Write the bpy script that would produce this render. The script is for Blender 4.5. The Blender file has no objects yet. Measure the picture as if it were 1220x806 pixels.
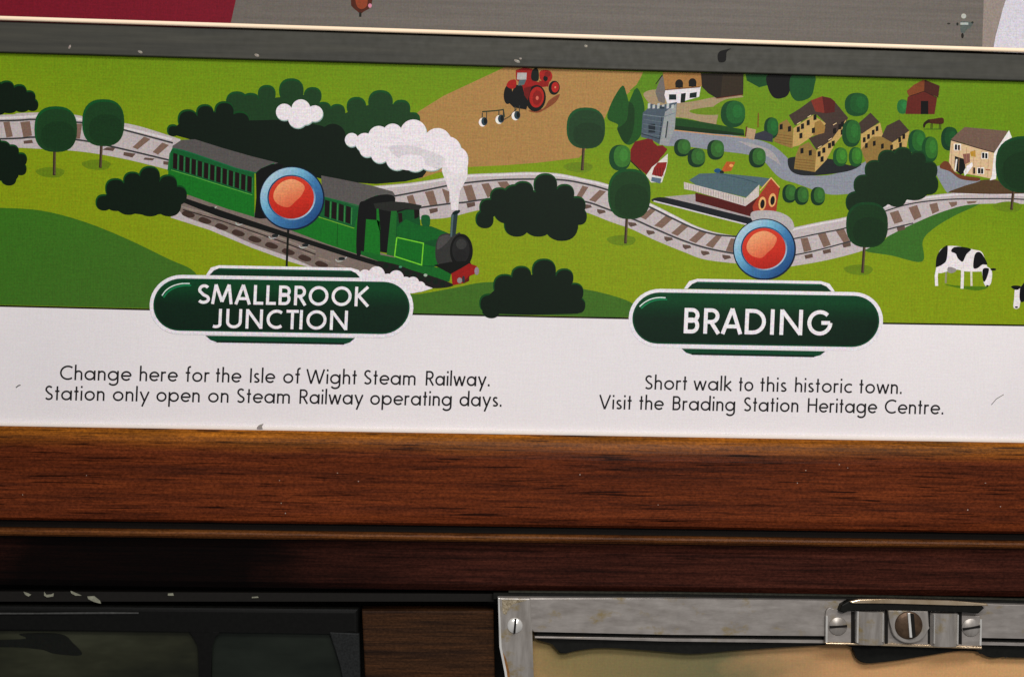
import bpy, math, random
from mathutils import Vector
from mathutils.geometry import tessellate_polygon
random.seed(7)
scn = bpy.context.scene
COL = scn.collection
R = math.radians

# ------------------------------------------------------------------ camera
D = 0.85; YAW = R(2.5); ROLL = R(1.11); LENS = 50.0; SENS = 36.0
FPX = LENS / SENS * 1220.0
fwd = Vector((math.sin(YAW), math.cos(YAW), 0))
r0 = Vector((math.cos(YAW), -math.sin(YAW), 0)); u0 = Vector((0, 0, 1))
rgt = r0 * math.cos(ROLL) + u0 * math.sin(ROLL)
upv = u0 * math.cos(ROLL) - r0 * math.sin(ROLL)
CAMP = -fwd * D
cd = bpy.data.cameras.new('camera'); cam = bpy.data.objects.new('camera', cd); COL.objects.link(cam)
from mathutils import Matrix
M = Matrix((rgt, upv, -fwd)).transposed().to_4x4(); M.translation = CAMP
cam.matrix_world = M
cd.lens = LENS; cd.sensor_width = SENS; cd.clip_start = 0.01; cd.clip_end = 50
scn.camera = cam

def P(px, py, Y=0.0):
    """world point on the wall plane y=Y for a position measured in the photograph"""
    d = fwd * FPX + rgt * (px - 610.0) - upv * (py - 403.0)
    t = (Y - CAMP.y) / d.y
    return CAMP + d * t

# ------------------------------------------------------------------ light
w = bpy.data.worlds.new('World'); scn.world = w; w.use_nodes = True
bg = w.node_tree.nodes['Background']; bg.inputs[0].default_value = (0.95, 0.96, 1.0, 1); bg.inputs[1].default_value = 0.20
def area(name, loc, target, sx, sy, power, col):
    ld = bpy.data.lights.new(name, 'AREA'); ld.shape = 'RECTANGLE'; ld.size = sx; ld.size_y = sy
    ld.energy = power; ld.color = col
    o = bpy.data.objects.new(name, ld); COL.objects.link(o); o.location = loc
    o.rotation_euler = (Vector(target) - Vector(loc)).to_track_quat('-Z', 'Y').to_euler()
    return o
area('carriage_ceiling_lamp', (0.25, -1.25, 1.0), (0, 0, 0.05), 1.5, 0.35, 19.5, (1.0, 0.97, 0.95))
area('camera_flash_lamp', (0.30, -1.4, 0.40), (0, 0, 0.0), 0.30, 0.20, 8, (1.0, 0.97, 0.93))
scn.view_settings.view_transform = 'Standard'; scn.view_settings.look = 'None'
scn.view_settings.exposure = 0.0; scn.view_settings.gamma = 1.0

# ------------------------------------------------------------------ materials
def lin(c):
    c = c / 255.0
    return c / 12.92 if c <= 0.04045 else ((c + 0.055) / 1.055) ** 2.4
def L3(c, g=1.0): return tuple(min(0.95, lin(v) * g) for v in c)
GAIN = 1.05
def tone(c):
    c = [255.0 * (v / 255.0) ** 1.22 if v < 190 else v - 6 for v in c]; g = 0.35 * c[0] + 0.55 * c[1] + 0.1 * c[2]
    return tuple(v + (g - v) * 0.10 for v in c)
def nd(nt, t, **kw):
    n = nt.nodes.new(t)
    for k, v in kw.items(): setattr(n, k, v)
    return n
def mixc(nt, fac, a, b, blend='MIX'):
    m = nd(nt, 'ShaderNodeMix', data_type='RGBA', blend_type=blend)
    for sock, v in ((m.inputs[0], fac), (m.inputs[6], a), (m.inputs[7], b)):
        if hasattr(v, 'links'): nt.links.new(v, sock)
        elif isinstance(v, tuple): sock.default_value = (*v[:3], 1)
        else: sock.default_value = v
    return m.outputs[2]
def pos(nt, scale=(1, 1, 1), loc=(0, 0, 0), rot=(0, 0, 0)):
    g = nd(nt, 'ShaderNodeNewGeometry'); m = nd(nt, 'ShaderNodeMapping')
    m.inputs['Scale'].default_value = scale; m.inputs['Location'].default_value = loc; m.inputs['Rotation'].default_value = rot
    nt.links.new(g.outputs['Position'], m.inputs[0]); return m.outputs[0]
def noise(nt, v, scale, detail=2, rough=0.5, dist=0.0):
    n = nd(nt, 'ShaderNodeTexNoise'); n.inputs['Scale'].default_value = scale; n.inputs['Detail'].default_value = detail
    n.inputs['Roughness'].default_value = rough; n.inputs['Distortion'].default_value = dist
    nt.links.new(v, n.inputs['Vector']); return n.outputs[0]
def ramp(nt, v, stops):
    r = nd(nt, 'ShaderNodeValToRGB'); nt.links.new(v, r.inputs[0]); e = r.color_ramp.elements
    while len(e) > 1: e.remove(e[-1])
    for i, (p, c) in enumerate(stops):
        if not isinstance(c, tuple): c = (c, c, c)
        x = e[0] if i == 0 else e.new(p)
        x.position = p; x.color = (*c, 1)
    return r.outputs[0]
def newmat(name):
    m = bpy.data.materials.new(name); m.use_nodes = True
    return m, m.node_tree, m.node_tree.nodes['Principled BSDF']
def grain(nt, colour, amp=0.10):
    """fine weave of the laminated print"""
    a = noise(nt, pos(nt, (1, 1, 1)), 800, 2, 0.7)
    b = noise(nt, pos(nt, (1500, 1, 60)), 1.0, 1)
    c = noise(nt, pos(nt, (60, 1, 1500)), 1.0, 1)
    k = nd(nt, 'ShaderNodeMath', operation='ADD'); nt.links.new(b, k.inputs[0]); nt.links.new(c, k.inputs[1])
    k2 = nd(nt, 'ShaderNodeMath', operation='MULTIPLY'); nt.links.new(k.outputs[0], k2.inputs[0]); k2.inputs[1].default_value = 0.5
    k3 = nd(nt, 'ShaderNodeMath', operation='ADD'); nt.links.new(a, k3.inputs[0]); nt.links.new(k2.outputs[0], k3.inputs[1])
    v = ramp(nt, k3.outputs[0], [(0.0, 1 - 3 * amp), (1.0, 1.0)])
    mr = nd(nt, 'ShaderNodeMapRange'); nt.links.new(k3.outputs[0], mr.inputs[0])
    mr.inputs[1].default_value = 0.7; mr.inputs[2].default_value = 1.3; mr.inputs[3].default_value = 1 - amp; mr.inputs[4].default_value = 1 + amp
    cmb = nd(nt, 'ShaderNodeVectorMath', operation='SCALE')
    if hasattr(colour, 'links'): nt.links.new(colour, cmb.inputs[0])
    else: cmb.inputs[0].default_value = colour
    nt.links.new(mr.outputs[0], cmb.inputs['Scale'])
    n = nd(nt, 'ShaderNodeTexNoise'); n.inputs['Scale'].default_value = 900; n.inputs['Detail'].default_value = 1; n.inputs['Roughness'].default_value = 0.7
    nt.links.new(pos(nt, (1, 1, 1), (3, 1, 2)), n.inputs['Vector'])
    mu = nd(nt, 'ShaderNodeVectorMath', operation='MULTIPLY_ADD'); nt.links.new(n.outputs['Color'], mu.inputs[0]); k = 3.4 * amp; mu.inputs[1].default_value = (k, k * .75, k); mu.inputs[2].default_value = (1 - k / 2, 1 - k * .375, 1 - k / 2)
    pr = nd(nt, 'ShaderNodeVectorMath', operation='MULTIPLY'); nt.links.new(cmb.outputs[0], pr.inputs[0]); nt.links.new(mu.outputs[0], pr.inputs[1])
    return pr.outputs[0]
_ink = {}
def ink(c, amp=0.17):
    """flat printing ink of the given screen colour"""
    key = (tuple(c), amp)
    if key in _ink: return _ink[key]
    m, nt, b = newmat('printed_ink')
    nt.links.new(grain(nt, L3(tone(c), GAIN), amp), b.inputs['Base Color'])
    b.inputs['Roughness'].default_value = 0.5; b.inputs['Specular IOR Level'].default_value = 0.08
    _ink[key] = m; return m
def gradink(c0, c1, p0, p1, n_amp=0.0, stops=None):
    """printed gradient from p0 to p1 (photo positions on the panel)"""
    a = P(*p0); d = P(*p1) - a; L2 = d.length_squared
    m, nt, b = newmat('printed_gradient')
    g = nd(nt, 'ShaderNodeNewGeometry'); s = nd(nt, 'ShaderNodeVectorMath', operation='SUBTRACT'); nt.links.new(g.outputs['Position'], s.inputs[0]); s.inputs[1].default_value = a
    dt = nd(nt, 'ShaderNodeVectorMath', operation='DOT_PRODUCT'); nt.links.new(s.outputs[0], dt.inputs[0]); dt.inputs[1].default_value = d / L2
    v = dt.outputs['Value']
    if n_amp:
        ns = noise(nt, pos(nt), 9, 2)
        ad = nd(nt, 'ShaderNodeMath', operation='MULTIPLY_ADD'); nt.links.new(ns, ad.inputs[0]); ad.inputs[1].default_value = n_amp; nt.links.new(v, ad.inputs[2])
        sb = nd(nt, 'ShaderNodeMath', operation='SUBTRACT'); nt.links.new(ad.outputs[0], sb.inputs[0]); sb.inputs[1].default_value = n_amp / 2; v = sb.outputs[0]
    st = stops or [(0, c0), (1, c1)]
    col = ramp(nt, v, [(p, L3(tone(c), GAIN)) for p, c in st])
    nt.links.new(grain(nt, col, 0.17), b.inputs['Base Color'])
    b.inputs['Roughness'].default_value = 0.5; b.inputs['Specular IOR Level'].default_value = 0.08
    return m

# ------------------------------------------------------------------ object helpers
WORG = {}
def link(name, verts, faces, mats, parent=None, fm=None, smooth=False, origin=None, label=None, kind=None):
    vs = [Vector(v) for v in verts]
    if origin is None:
        mn = [min(v[i] for v in vs) for i in range(3)]; mx = [max(v[i] for v in vs) for i in range(3)]
        origin = Vector([(a + b) / 2 for a, b in zip(mn, mx)])
    me = bpy.data.meshes.new(name); me.from_pydata([v - origin for v in vs], [], faces)
    for m in mats: me.materials.append(m)
    if fm: me.polygons.foreach_set('material_index', fm)
    if smooth: me.polygons.foreach_set('use_smooth', [True] * len(me.polygons))
    me.update()
    o = bpy.data.objects.new(name, me); COL.objects.link(o)
    WORG[o.name] = origin
    if parent: o.parent = parent; o.location = origin - WORG[parent.name]
    else: o.location = origin
    if label: o['label'] = label
    if kind: o['kind'] = kind
    return o
def thing(name, loc, label, cat, group=None):
    o = bpy.data.objects.new(name, None); COL.objects.link(o); o.location = loc; o.empty_display_size = 0.02
    WORG[o.name] = Vector(loc); o['label'] = label; o['category'] = cat
    if group: o['group'] = group
    return o

STEP = 3.0e-6
class Art:
    """flat printed shapes laid one a hair above the other on the panel"""
    layer = 0
    done = []          # (bounds, layer) of everything printed so far
    def __init__(s, x0=0, y0=0, sc=1.0, Y=0.0): s.x0, s.y0, s.sc, s.Y = x0, y0, sc, Y; s.v = []; s.f = []; s.fm = []; s.m = []
    def mi(s, m):
        if isinstance(m, tuple): m = ink(m)
        if m not in s.m: s.m.append(m)
        return s.m.index(m)
    def px(s, p): return (s.x0 + p[0] / s.sc, s.y0 + p[1] / s.sc)
    def at(s, x0, y0, sc): s.x0, s.y0, s.sc = x0, y0, sc; return s
    def up(s, pts=None, wd=0.0):
        xs = [p[0] for p in pts]; ys = [p[1] for p in pts]
        bx = (min(xs) - wd - .3, min(ys) - wd - .3, max(xs) + wd + .3, max(ys) + wd + .3, s.Y); k = 0
        for b, l in Art.done:
            if l > k and b[4] == s.Y and b[0] < bx[2] and bx[0] < b[2] and b[1] < bx[3] and bx[1] < b[3]: k = l
        k += 1; Art.done.append((bx, k)); Art.layer = max(Art.layer, k); s.y = s.Y - 0.00003 - k * STEP
    def poly(s, c, pts, newlayer=True):
        if newlayer: s.up([s.px(p) for p in pts])
        q = [P(*s.px(p), s.y) for p in pts]; k = s.mi(c)
        tr = tessellate_polygon([[Vector((a.x, a.z, 0)) for a in q]])
        b = len(s.v); s.v += q
        for t in tr:
            t = list(t); A, B, C = (q[i] for i in t)
            if (B - A).cross(C - A).y > 0: t.reverse()
            s.f.append([b + i for i in t]); s.fm.append(k)
        return s
    def blob(s, c, pts, newlayer=True, n=5):
        out = []; N = len(pts)
        for i in range(N):
            p0, p1, p2, p3 = (Vector((*pts[(i + j) % N], 0)) for j in (-1, 0, 1, 2))
            for k in range(n):
                t = k / n
                q = 0.5 * ((2 * p1) + (p2 - p0) * t + (2 * p0 - 5 * p1 + 4 * p2 - p3) * t * t + (3 * p1 - p0 - 3 * p2 + p3) * t ** 3)
                out.append((q.x, q.y))
        return s.poly(c, out, newlayer)
    def ell(s, c, x, y, rx, ry=None, pw=2.0, rot=0.0, n=28):
        ry = ry or rx; pts = []
        for i in range(n):
            a = 2 * math.pi * i / n; ca, sa = math.cos(a), math.sin(a)
            u = rx * math.copysign(abs(ca) ** (2 / pw), ca); v = ry * math.copysign(abs(sa) ** (2 / pw), sa)
            pts.append((x + u * math.cos(rot) - v * math.sin(rot), y + u * math.sin(rot) + v * math.cos(rot)))
        return s.poly(c, pts)
    def line(s, c, wpx, pts, smooth=False):
        """ribbon; width in photo pixels"""
        pts = [p for i, p in enumerate(pts) if i == 0 or (p[0] - pts[i - 1][0]) ** 2 + (p[1] - pts[i - 1][1]) ** 2 > 1e-4]
        s.up([s.px(p) for p in pts], wpx); q = [Vector((*s.px(p), 0)) for p in pts]
        if smooth:
            out = []
            for i in range(len(q) - 1):
                p0 = q[max(i - 1, 0)]; p1 = q[i]; p2 = q[i + 1]; p3 = q[min(i + 2, len(q) - 1)]
                for k in range(6):
                    t = k / 6; out.append(0.5 * ((2 * p1) + (p2 - p0) * t + (2 * p0 - 5 * p1 + 4 * p2 - p3) * t * t + (3 * p1 - p0 - 3 * p2 + p3) * t ** 3))
            q = out + [q[-1]]
        k = s.mi(c); b = len(s.v); n = len(q)
        for i in range(n):
            d1 = (q[i] - q[i - 1]).normalized() if i else (q[1] - q[0]).normalized()
            d2 = (q[i + 1] - q[i]).normalized() if i < n - 1 else d1
            m = (d1 + d2); m = m.normalized() if m.length > 1e-6 else d1
            ws = wpx / 2 / max(0.45, m.dot(d1))
            nn = Vector((-m.y, m.x, 0)) * ws
            s.v.append(P(q[i].x + nn.x, q[i].y + nn.y, s.y)); s.v.append(P(q[i].x - nn.x, q[i].y - nn.y, s.y))
        for i in range(n - 1):
            s.f.append([b + 2 * i, b + 2 * i + 2, b + 2 * i + 3, b + 2 * i + 1]); s.fm.append(k)
        return s
    def rect(s, c, x0, y0, x1, y1): return s.poly(c, [(x0, y0), (x1, y0), (x1, y1), (x0, y1)])
    def make(s, name, parent, label=None):
        return link(name, s.v, s.f, s.m, parent, s.fm, label=label)

def slab(name, pts, Yf, Yb, mat, parent=None, bevel=0.0, label=None, kind=None, px=True, seg=2):
    """outline measured in the photograph on plane Yf, given thickness back to Yb"""
    q = [P(a, b, Yf) for a, b in pts] if px else [Vector((a, Yf, b)) for a, b in pts]
    n = len(q); tr = tessellate_polygon([[Vector((a.x, a.z, 0)) for a in q]])
    area2 = sum(q[i].x * q[(i + 1) % n].z - q[(i + 1) % n].x * q[i].z for i in range(n))
    if area2 < 0: q.reverse()
    import bmesh
    bm = bmesh.new()
    fv = [bm.verts.new(v) for v in q]; bv = [bm.verts.new((v.x, Yb, v.z)) for v in q]
    f = bm.faces.new(fv); bm.faces.new(list(reversed(bv)))
    for i in range(n):
        j = (i + 1) % n; bm.faces.new([fv[j], fv[i], bv[i], bv[j]])
    if bevel: bmesh.ops.bevel(bm, geom=list(f.edges), offset=bevel, segments=seg, profile=0.5, affect='EDGES')
    bmesh.ops.recalc_face_normals(bm, faces=bm.faces)
    bmesh.ops.triangulate(bm, faces=[x for x in bm.faces if len(x.verts) > 4])
    vs = [v.co.copy() for v in bm.verts]; fs = [[v.index for v in x.verts] for x in bm.faces] if not bm.verts.index_update() else None
    bm.free()
    return link(name, vs, fs, [mat], parent, label=label, kind=kind)
def extr(name, prof, x0, x1, mat, parent=None, smooth=False, label=None, kind=None, nx=1):
    """(y,z) profile swept along the wall"""
    n = len(prof); vs = []; fs = []
    for k in range(nx + 1):
        x = x0 + (x1 - x0) * k / nx; vs += [(x, y, z) for y, z in prof]
    for k in range(nx):
        for i in range(n):
            j = (i + 1) % n; fs.append([k * n + i, k * n + j, (k + 1) * n + j, (k + 1) * n + i])
    fs += [list(range(n)), list(range(nx * n, nx * n + n))[::-1]]
    import bmesh
    bm = bmesh.new(); bb = [bm.verts.new(v) for v in vs]
    for f in fs: bm.faces.new([bb[i] for i in f])
    bmesh.ops.recalc_face_normals(bm, faces=bm.faces); bm.verts.index_update()
    vs = [v.co.copy() for v in bm.verts]; fs = [[v.index for v in x.verts] for x in bm.faces]; bm.free()
    return link(name, vs, fs, [mat], parent, smooth=smooth, label=label, kind=kind)
def disc(name, px_, py_, Y, r, h, mat, parent, dome=0.0, n=32, slot=None, slotmat=None):
    """turned head (screw) facing the viewer, r and h in metres; slot = (angle, width)"""
    c = P(px_, py_, Y); vs = []; fs = []
    rings = [(r, h), (r, h * 0.25), (r * 0.93, 0)] + [(r * k, -dome * (1 - k * k)) for k in (0.7, 0.4, 0.15)]
    for rr, yy in rings:
        for i in range(n):
            a = 2 * math.pi * i / n; vs.append((c.x + rr * math.cos(a), c.y + yy, c.z + rr * math.sin(a)))
    for k in range(len(rings) - 1):
        for i in range(n):
            j = (i + 1) % n; fs.append([k * n + i, k * n + j, (k + 1) * n + j, (k + 1) * n + i])
    vs.append((c.x, c.y - dome, c.z)); b = len(vs) - 1; k = len(rings) - 1
    for i in range(n): fs.append([k * n + i, k * n + (i + 1) % n, b])
    o = link(name, vs, fs, [mat], parent, smooth=True)
    if slot:
        a, wd = slot; d = Vector((math.cos(a), 0, math.sin(a))); e = Vector((-math.sin(a), 0, math.cos(a)))
        q = []
        for s1, s2 in ((-1, -1), (1, -1), (1, 1), (-1, 1)):
            q.append(c + d * (r * 0.93 * s1) + e * (wd / 2 * s2))
        vs = [(v.x, v.y - dome - 0.00012, v.z) for v in q] + [(v.x, v.y + h * 0.5, v.z) for v in q]
        link('slot', vs, [[0, 1, 2, 3], [4, 7, 6, 5], [0, 4, 5, 1], [1, 5, 6, 2], [2, 6, 7, 3], [3, 7, 4, 0]], [slotmat], o)
    return o

# ------------------------------------------------------------------ surface materials
def wood(name, light, mid, dark, gloss=0.35, streak=1.0, painted_shade=None, worn=None):
    m, nt, b = newmat(name)
    v = pos(nt, (13, 60, 430))
    a = noise(nt, v, 1.0, 5, 0.62, 0.25)
    f = noise(nt, pos(nt, (45, 200, 1400)), 1.0, 4, 0.6)
    s = noise(nt, pos(nt, (26, 120, 760), (3, 2, 1)), 1.0, 3, 0.6, 0.2)
    c = ramp(nt, a, [(0.30, dark), (0.5, mid), (0.74, light)])
    c = mixc(nt, 0.55, c, ramp(nt, f, [(0.35, (0.45, 0.42, 0.40)), (0.62, (1.25, 1.2, 1.15))]), 'MULTIPLY')
    streaks = ramp(nt, s, [(0.58, (1, 1, 1)), (0.66, (0.16, 0.14, 0.13))])
    c = mixc(nt, streak, c, streaks, 'MULTIPLY')
    sp = noise(nt, pos(nt, (500, 500, 900)), 1.0, 3, 0.7)
    c = mixc(nt, 1.0, c, ramp(nt, sp, [(0.3, (0.55, 0.52, 0.5)), (0.7, (1.4, 1.4, 1.4))]), 'MULTIPLY')
    big = noise(nt, pos(nt, (4, 30, 30)), 1.0, 2)
    c = mixc(nt, 0.6, c, ramp(nt, big, [(0.35, (0.72, 0.68, 0.65)), (0.65, (1.15, 1.15, 1.15))]), 'MULTIPLY')
    if painted_shade:  # shade and dark reflection painted into the colour along the length
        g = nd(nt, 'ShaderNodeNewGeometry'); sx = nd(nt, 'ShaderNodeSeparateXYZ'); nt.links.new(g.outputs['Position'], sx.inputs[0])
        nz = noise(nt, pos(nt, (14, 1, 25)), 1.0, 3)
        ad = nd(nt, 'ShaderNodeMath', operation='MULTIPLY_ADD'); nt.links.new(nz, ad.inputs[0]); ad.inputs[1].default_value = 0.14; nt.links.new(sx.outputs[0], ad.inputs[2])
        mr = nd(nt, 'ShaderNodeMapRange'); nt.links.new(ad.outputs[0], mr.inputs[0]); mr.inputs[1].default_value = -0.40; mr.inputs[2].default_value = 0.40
        c = mixc(nt, 1.0, c, ramp(nt, mr.outputs[0], painted_shade), 'MULTIPLY')
    if worn:      # golden highlight painted into the colour along the upper edge
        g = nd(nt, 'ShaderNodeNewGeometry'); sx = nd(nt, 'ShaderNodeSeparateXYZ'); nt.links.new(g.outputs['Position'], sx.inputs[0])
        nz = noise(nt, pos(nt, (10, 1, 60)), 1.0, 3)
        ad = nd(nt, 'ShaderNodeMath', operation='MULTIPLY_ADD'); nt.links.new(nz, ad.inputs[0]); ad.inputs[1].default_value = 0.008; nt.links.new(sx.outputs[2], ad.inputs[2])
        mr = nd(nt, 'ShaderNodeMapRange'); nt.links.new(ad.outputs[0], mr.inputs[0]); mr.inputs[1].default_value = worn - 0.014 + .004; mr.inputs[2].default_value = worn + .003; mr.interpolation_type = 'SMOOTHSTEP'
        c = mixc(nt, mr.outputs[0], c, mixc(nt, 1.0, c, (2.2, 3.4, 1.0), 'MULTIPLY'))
    nt.links.new(c, b.inputs['Base Color'])
    b.inputs['Roughness'].default_value = gloss; b.inputs['Specular IOR Level'].default_value = 0.07
    bp = nd(nt, 'ShaderNodeBump'); bp.inputs['Strength'].default_value = 0.25; bp.inputs['Distance'].default_value = 0.0004
    nt.links.new(f, bp.inputs['Height']); nt.links.new(bp.outputs[0], b.inputs['Normal'])
    return m
def metal(name, c1, c2, rough=0.35, metallic=0.85, scale=(60, 60, 500), dirt=None, bump=0.1):
    m, nt, b = newmat(name)
    a = noise(nt, pos(nt, scale), 1.0, 4, 0.6)
    col = ramp(nt, a, [(0.3, c1), (0.7, c2)])
    if dirt:
        d = noise(nt, pos(nt, (60, 60, 90)), 1.0, 5, 0.65)
        k = ramp(nt, d, [(0.56, 0.0), (0.68, 1.0)])
        col = mixc(nt, k, col, dirt)
        mm = nd(nt, 'ShaderNodeMapRange'); nt.links.new(k, mm.inputs[0]); mm.inputs[3].default_value = metallic; mm.inputs[4].default_value = 0.2
        nt.links.new(mm.outputs[0], b.inputs['Metallic'])
    else: b.inputs['Metallic'].default_value = metallic
    nt.links.new(col, b.inputs['Base Color']); b.inputs['Specular IOR Level'].default_value = 0.25
    rr = noise(nt, pos(nt), 220, 3)
    mr = nd(nt, 'ShaderNodeMapRange'); nt.links.new(rr, mr.inputs[0]); mr.inputs[3].default_value = rough * 0.75; mr.inputs[4].default_value = rough * 1.25
    nt.links.new(mr.outputs[0], b.inputs['Roughness'])
    bp = nd(nt, 'ShaderNodeBump'); bp.inputs['Strength'].default_value = bump; bp.inputs['Distance'].default_value = 0.0004
    nt.links.new(a, bp.inputs['Height']); nt.links.new(bp.outputs[0], b.inputs['Normal'])
    return m
def plain(name, c, rough=0.6, amp=0.15, metallic=0.0, scale=400, c2=None):
    m, nt, b = newmat(name)
    n = noise(nt, pos(nt), scale, 4, 0.65)
    c2 = c2 or tuple(v * (1 + amp) for v in c)
    nt.links.new(ramp(nt, n, [(0.3, tuple(v * (1 - amp) for v in c)), (0.7, c2)]), b.inputs['Base Color'])
    b.inputs['Roughness'].default_value = rough; b.inputs['Metallic'].default_value = metallic; b.inputs['Specular IOR Level'].default_value = 0.12
    return m

def Z(py, Y=0.0, px=610): return P(px, py, Y).z
XL, XR = -0.42, 0.42

# ================================================================== the wall behind everything
wallm = plain('dark_backing', (0.02, 0.018, 0.016), 0.8)
extr('wall', [(0.030, 0.32), (0.030, -0.32), (0.040, -0.32), (0.040, 0.32)], XL - .05, XR + .05, wallm, kind='structure')

# ================================================================== upper panel
mU, nt, b = newmat('grey_panel_print')
a = noise(nt, pos(nt, (6, 40, 420)), 1.0, 4, 0.6)
b.inputs['Specular IOR Level'].default_value = 0.15; nt.links.new(grain(nt, ramp(nt, a, [(0.3, L3((90, 84, 78))), (0.7, L3((102, 95, 88)))]), 0.14), b.inputs['Base Color'])
b.inputs['Roughness'].default_value = 0.5
Yu = -0.001
up_panel = slab('upper_panel', [(-240, -90), (1460, -60), (1460, 70), (-240, 17)], Yu, 0.012, mU)
up_panel['label'] = 'grey printed panel above the metal trim, crimson at its left end'; up_panel['category'] = 'panel'
A = Art(Y=Yu); A.poly((132, 22, 45), [(-240, -90), (296, -80), (281, 0), (273.5, 34), (-240, 18)]); A.make('crimson_print', up_panel)
A = Art(Y=Yu); A.poly((196, 192, 202), [(1205, -20), (1460, -20), (1460, 72), (1182, 62), (1187, 40), (1195, 10)]); A.poly((150, 138, 130), [(1172, 0), (1198, 0), (1192, 20), (1187, 38), (1183, 62), (1170, 62)]); A.make('white_print', up_panel)
A = Art(380, 0, 10.07, Yu)
A.blob((92, 42, 24), [(385, 40), (395, -150), (510, -230), (640, -150), (632, 55), (610, 100), (540, 140), (500, 165), (450, 130), (400, 85)])
A.blob((150, 72, 40), [(440, -60), (520, -100), (580, -20), (570, 80), (500, 110), (450, 60)])
A.rect((40, 40, 30), 482, 150, 510, 205); A.ell((205, 140, 160), 612, 70, 22, 26)
A.make('printed_balloon', up_panel)
A = Art(1100, 0, 10.07, Yu)
A.blob((95, 104, 100), [(445, 270), (480, 255), (560, 265), (600, 275), (570, 330), (520, 360), (490, 400), (450, 380)])
A.ell((178, 180, 172), 485, 195, 30, 30); A.rect((170, 176, 172), 445, 272, 540, 300)
A.ell((38, 36, 26), 470, 430, 16, 32); A.ell((42, 46, 40), 410, 290, 14, 18); A.ell((50, 55, 50), 590, 272, 14, 14); A.ell((60, 58, 50), 305, 285, 20, 10)
A.make('printed_boat', up_panel)

# ================================================================== metal trim channel
Yt = -0.003
trimm = metal('dark_anodised_trim', L3((48, 48, 43)), L3((63, 62, 54)), 0.6, 0.0, (14, 60, 260), None, 0.12)
lipm = metal('polished_trim_lip', (0.92, 0.70, 0.48), (1.0, 0.80, 0.60), 0.5, 0.0, (10, 60, 900), None, 0.03)  # pale cream base colour holds the edge's bright highlight
tr = thing('metal_trim', P(610, 60, Yt), 'long dark grey metal trim with a bright polished top edge, above the route map', 'trim')
q = [(-240, 17.5), (1460, 73.3), (1460, 103), (-240, 55.3)]
slab('trim_face', q, Yt, 0.0005, trimm, tr, 0.0006)
# polished lip along the top edge: half round bead swept from left to right
def bead(name, pa, pb, Y, r, mat, parent, n=16, ry=None):
    a, b_ = P(*pa, Y), P(*pb, Y); d = (b_ - a).normalized(); e = Vector((-d.z, 0, d.x)); ry = ry or r
    vs = []; fs = []
    for c in (a, b_):
        for i in range(n):
            t = 2 * math.pi * i / n; vs.append(c + e * (r * math.cos(t)) + Vector((0, -ry * math.sin(t), 0)))
    for i in range(n):
        j = (i + 1) % n; fs.append([i, n + i, n + j, j])
    fs += [list(range(n)), list(range(n, 2 * n))[::-1]]
    return link(name, vs, fs, [mat], parent, smooth=False)
bead('trim_lip', (-240, 14.2), (1460, 67.8), Yt - 0.0012, 0.0013, lipm, tr, ry=0.0012)
A = Art(Y=Yt - 0.0002)
A.at(600, 0, 3.932)
A.blob((18, 16, 16), [(1010, 290), (1003, 260), (1015, 240), (1045, 232), (1065, 228), (1045, 245), (1040, 285)])
A.make('black_scuff', tr)
for i, (x, y, rx, ry) in enumerate([(83, 56, 1.6, 4), (167, 62, 4, 2.2), (306, 66, 4, 2.4), (616, 73, 5, 2.4), (620, 70, 2, 1.6), (698, 55, 2.6, 2.2)]):
    A = Art(Y=Yt - 0.0002)
    A.ell((150, 142, 132), x, y, rx * .75, ry * .7, rot=0.4); A.ell((175, 168, 158), x + 1, y - 0.4, rx * .3, ry * .3); A.make('pale_scuff', tr)

# ================================================================== route map panel
mW, nt, b = newmat('white_laminate')
big = noise(nt, pos(nt), 6, 2)
nt.links.new(grain(nt, ramp(nt, big, [(0.3, L3((211, 206, 208), GAIN)), (0.7, L3((220, 214, 215), GAIN))]), 0.05), b.inputs['Base Color'])
b.inputs['Roughness'].default_value = 0.45; b.inputs['Specular IOR Level'].default_value = 0.15
panel = slab('route_map_panel', [(-240, 50), (1460, 98), (1460, 532), (-240, 504)], 0.0, 0.004, mW)
panel['label'] = 'illustrated railway route map panel with two green station names on white'; panel['category'] = 'map'
GR = gradink(None, None, (600, 70), (560, 330), 0.22, [(0, (111, 146, 2)), (0.35, (122, 152, 1)), (0.65, (136, 157, 0)), (1, (139, 157, 0))])
HILL = gradink(None, None, (60, 240), (140, 370), 0.5, [(0, (66, 122, 28)), (1, (74, 118, 36))])
A = Art(); A.poly(GR, [(-240, 48), (0, 61.5), (310, 68.5), (610, 78.3), (910, 88), (1220, 95.8), (1460, 101), (1460, 391), (1220, 386.5), (1052, 384), (745, 378), (492, 373), (170, 367.5), (0, 363.5), (-240, 359)])
A.make('printed_grass', panel)
A = Art(); A.poly((172, 134, 78), [(500, 132), (529, 114), (602, 80), (766, 86), (760, 101), (724, 133), (712, 160), (690, 188), (640, 194), (600, 197), (556, 199), (520, 206), (500, 213), (490, 208), (480, 150)])
A.make('printed_ploughed_field', panel)
A = Art(); A.blob(HILL, [(-240, 250), (-60, 246), (0, 247.5), (50, 251), (100, 264), (150, 284), (200, 308), (232, 324), (240, 350), (240, 367.6), (170, 367), (0, 363), (-240, 359)], n=6)
A.make('printed_hill', panel)
A = Art(); A.blob(HILL, [(470, 352), (500, 350), (540, 343), (580, 336), (640, 338), (700, 345), (745, 357), (760, 368), (756, 377.5), (640, 375.5), (492, 373)], n=6); A.make('printed_hill', panel)
A = Art(910, 190, 3.932); A.blob((66, 118, 40), [(470, 425), (560, 380), (600, 345), (720, 285), (860, 230), (1010, 207), (900, 260), (800, 320), (745, 380), (742, 478), (600, 450)]); A.make('printed_hill', panel)
DK = (12, 30, 16)
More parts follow.
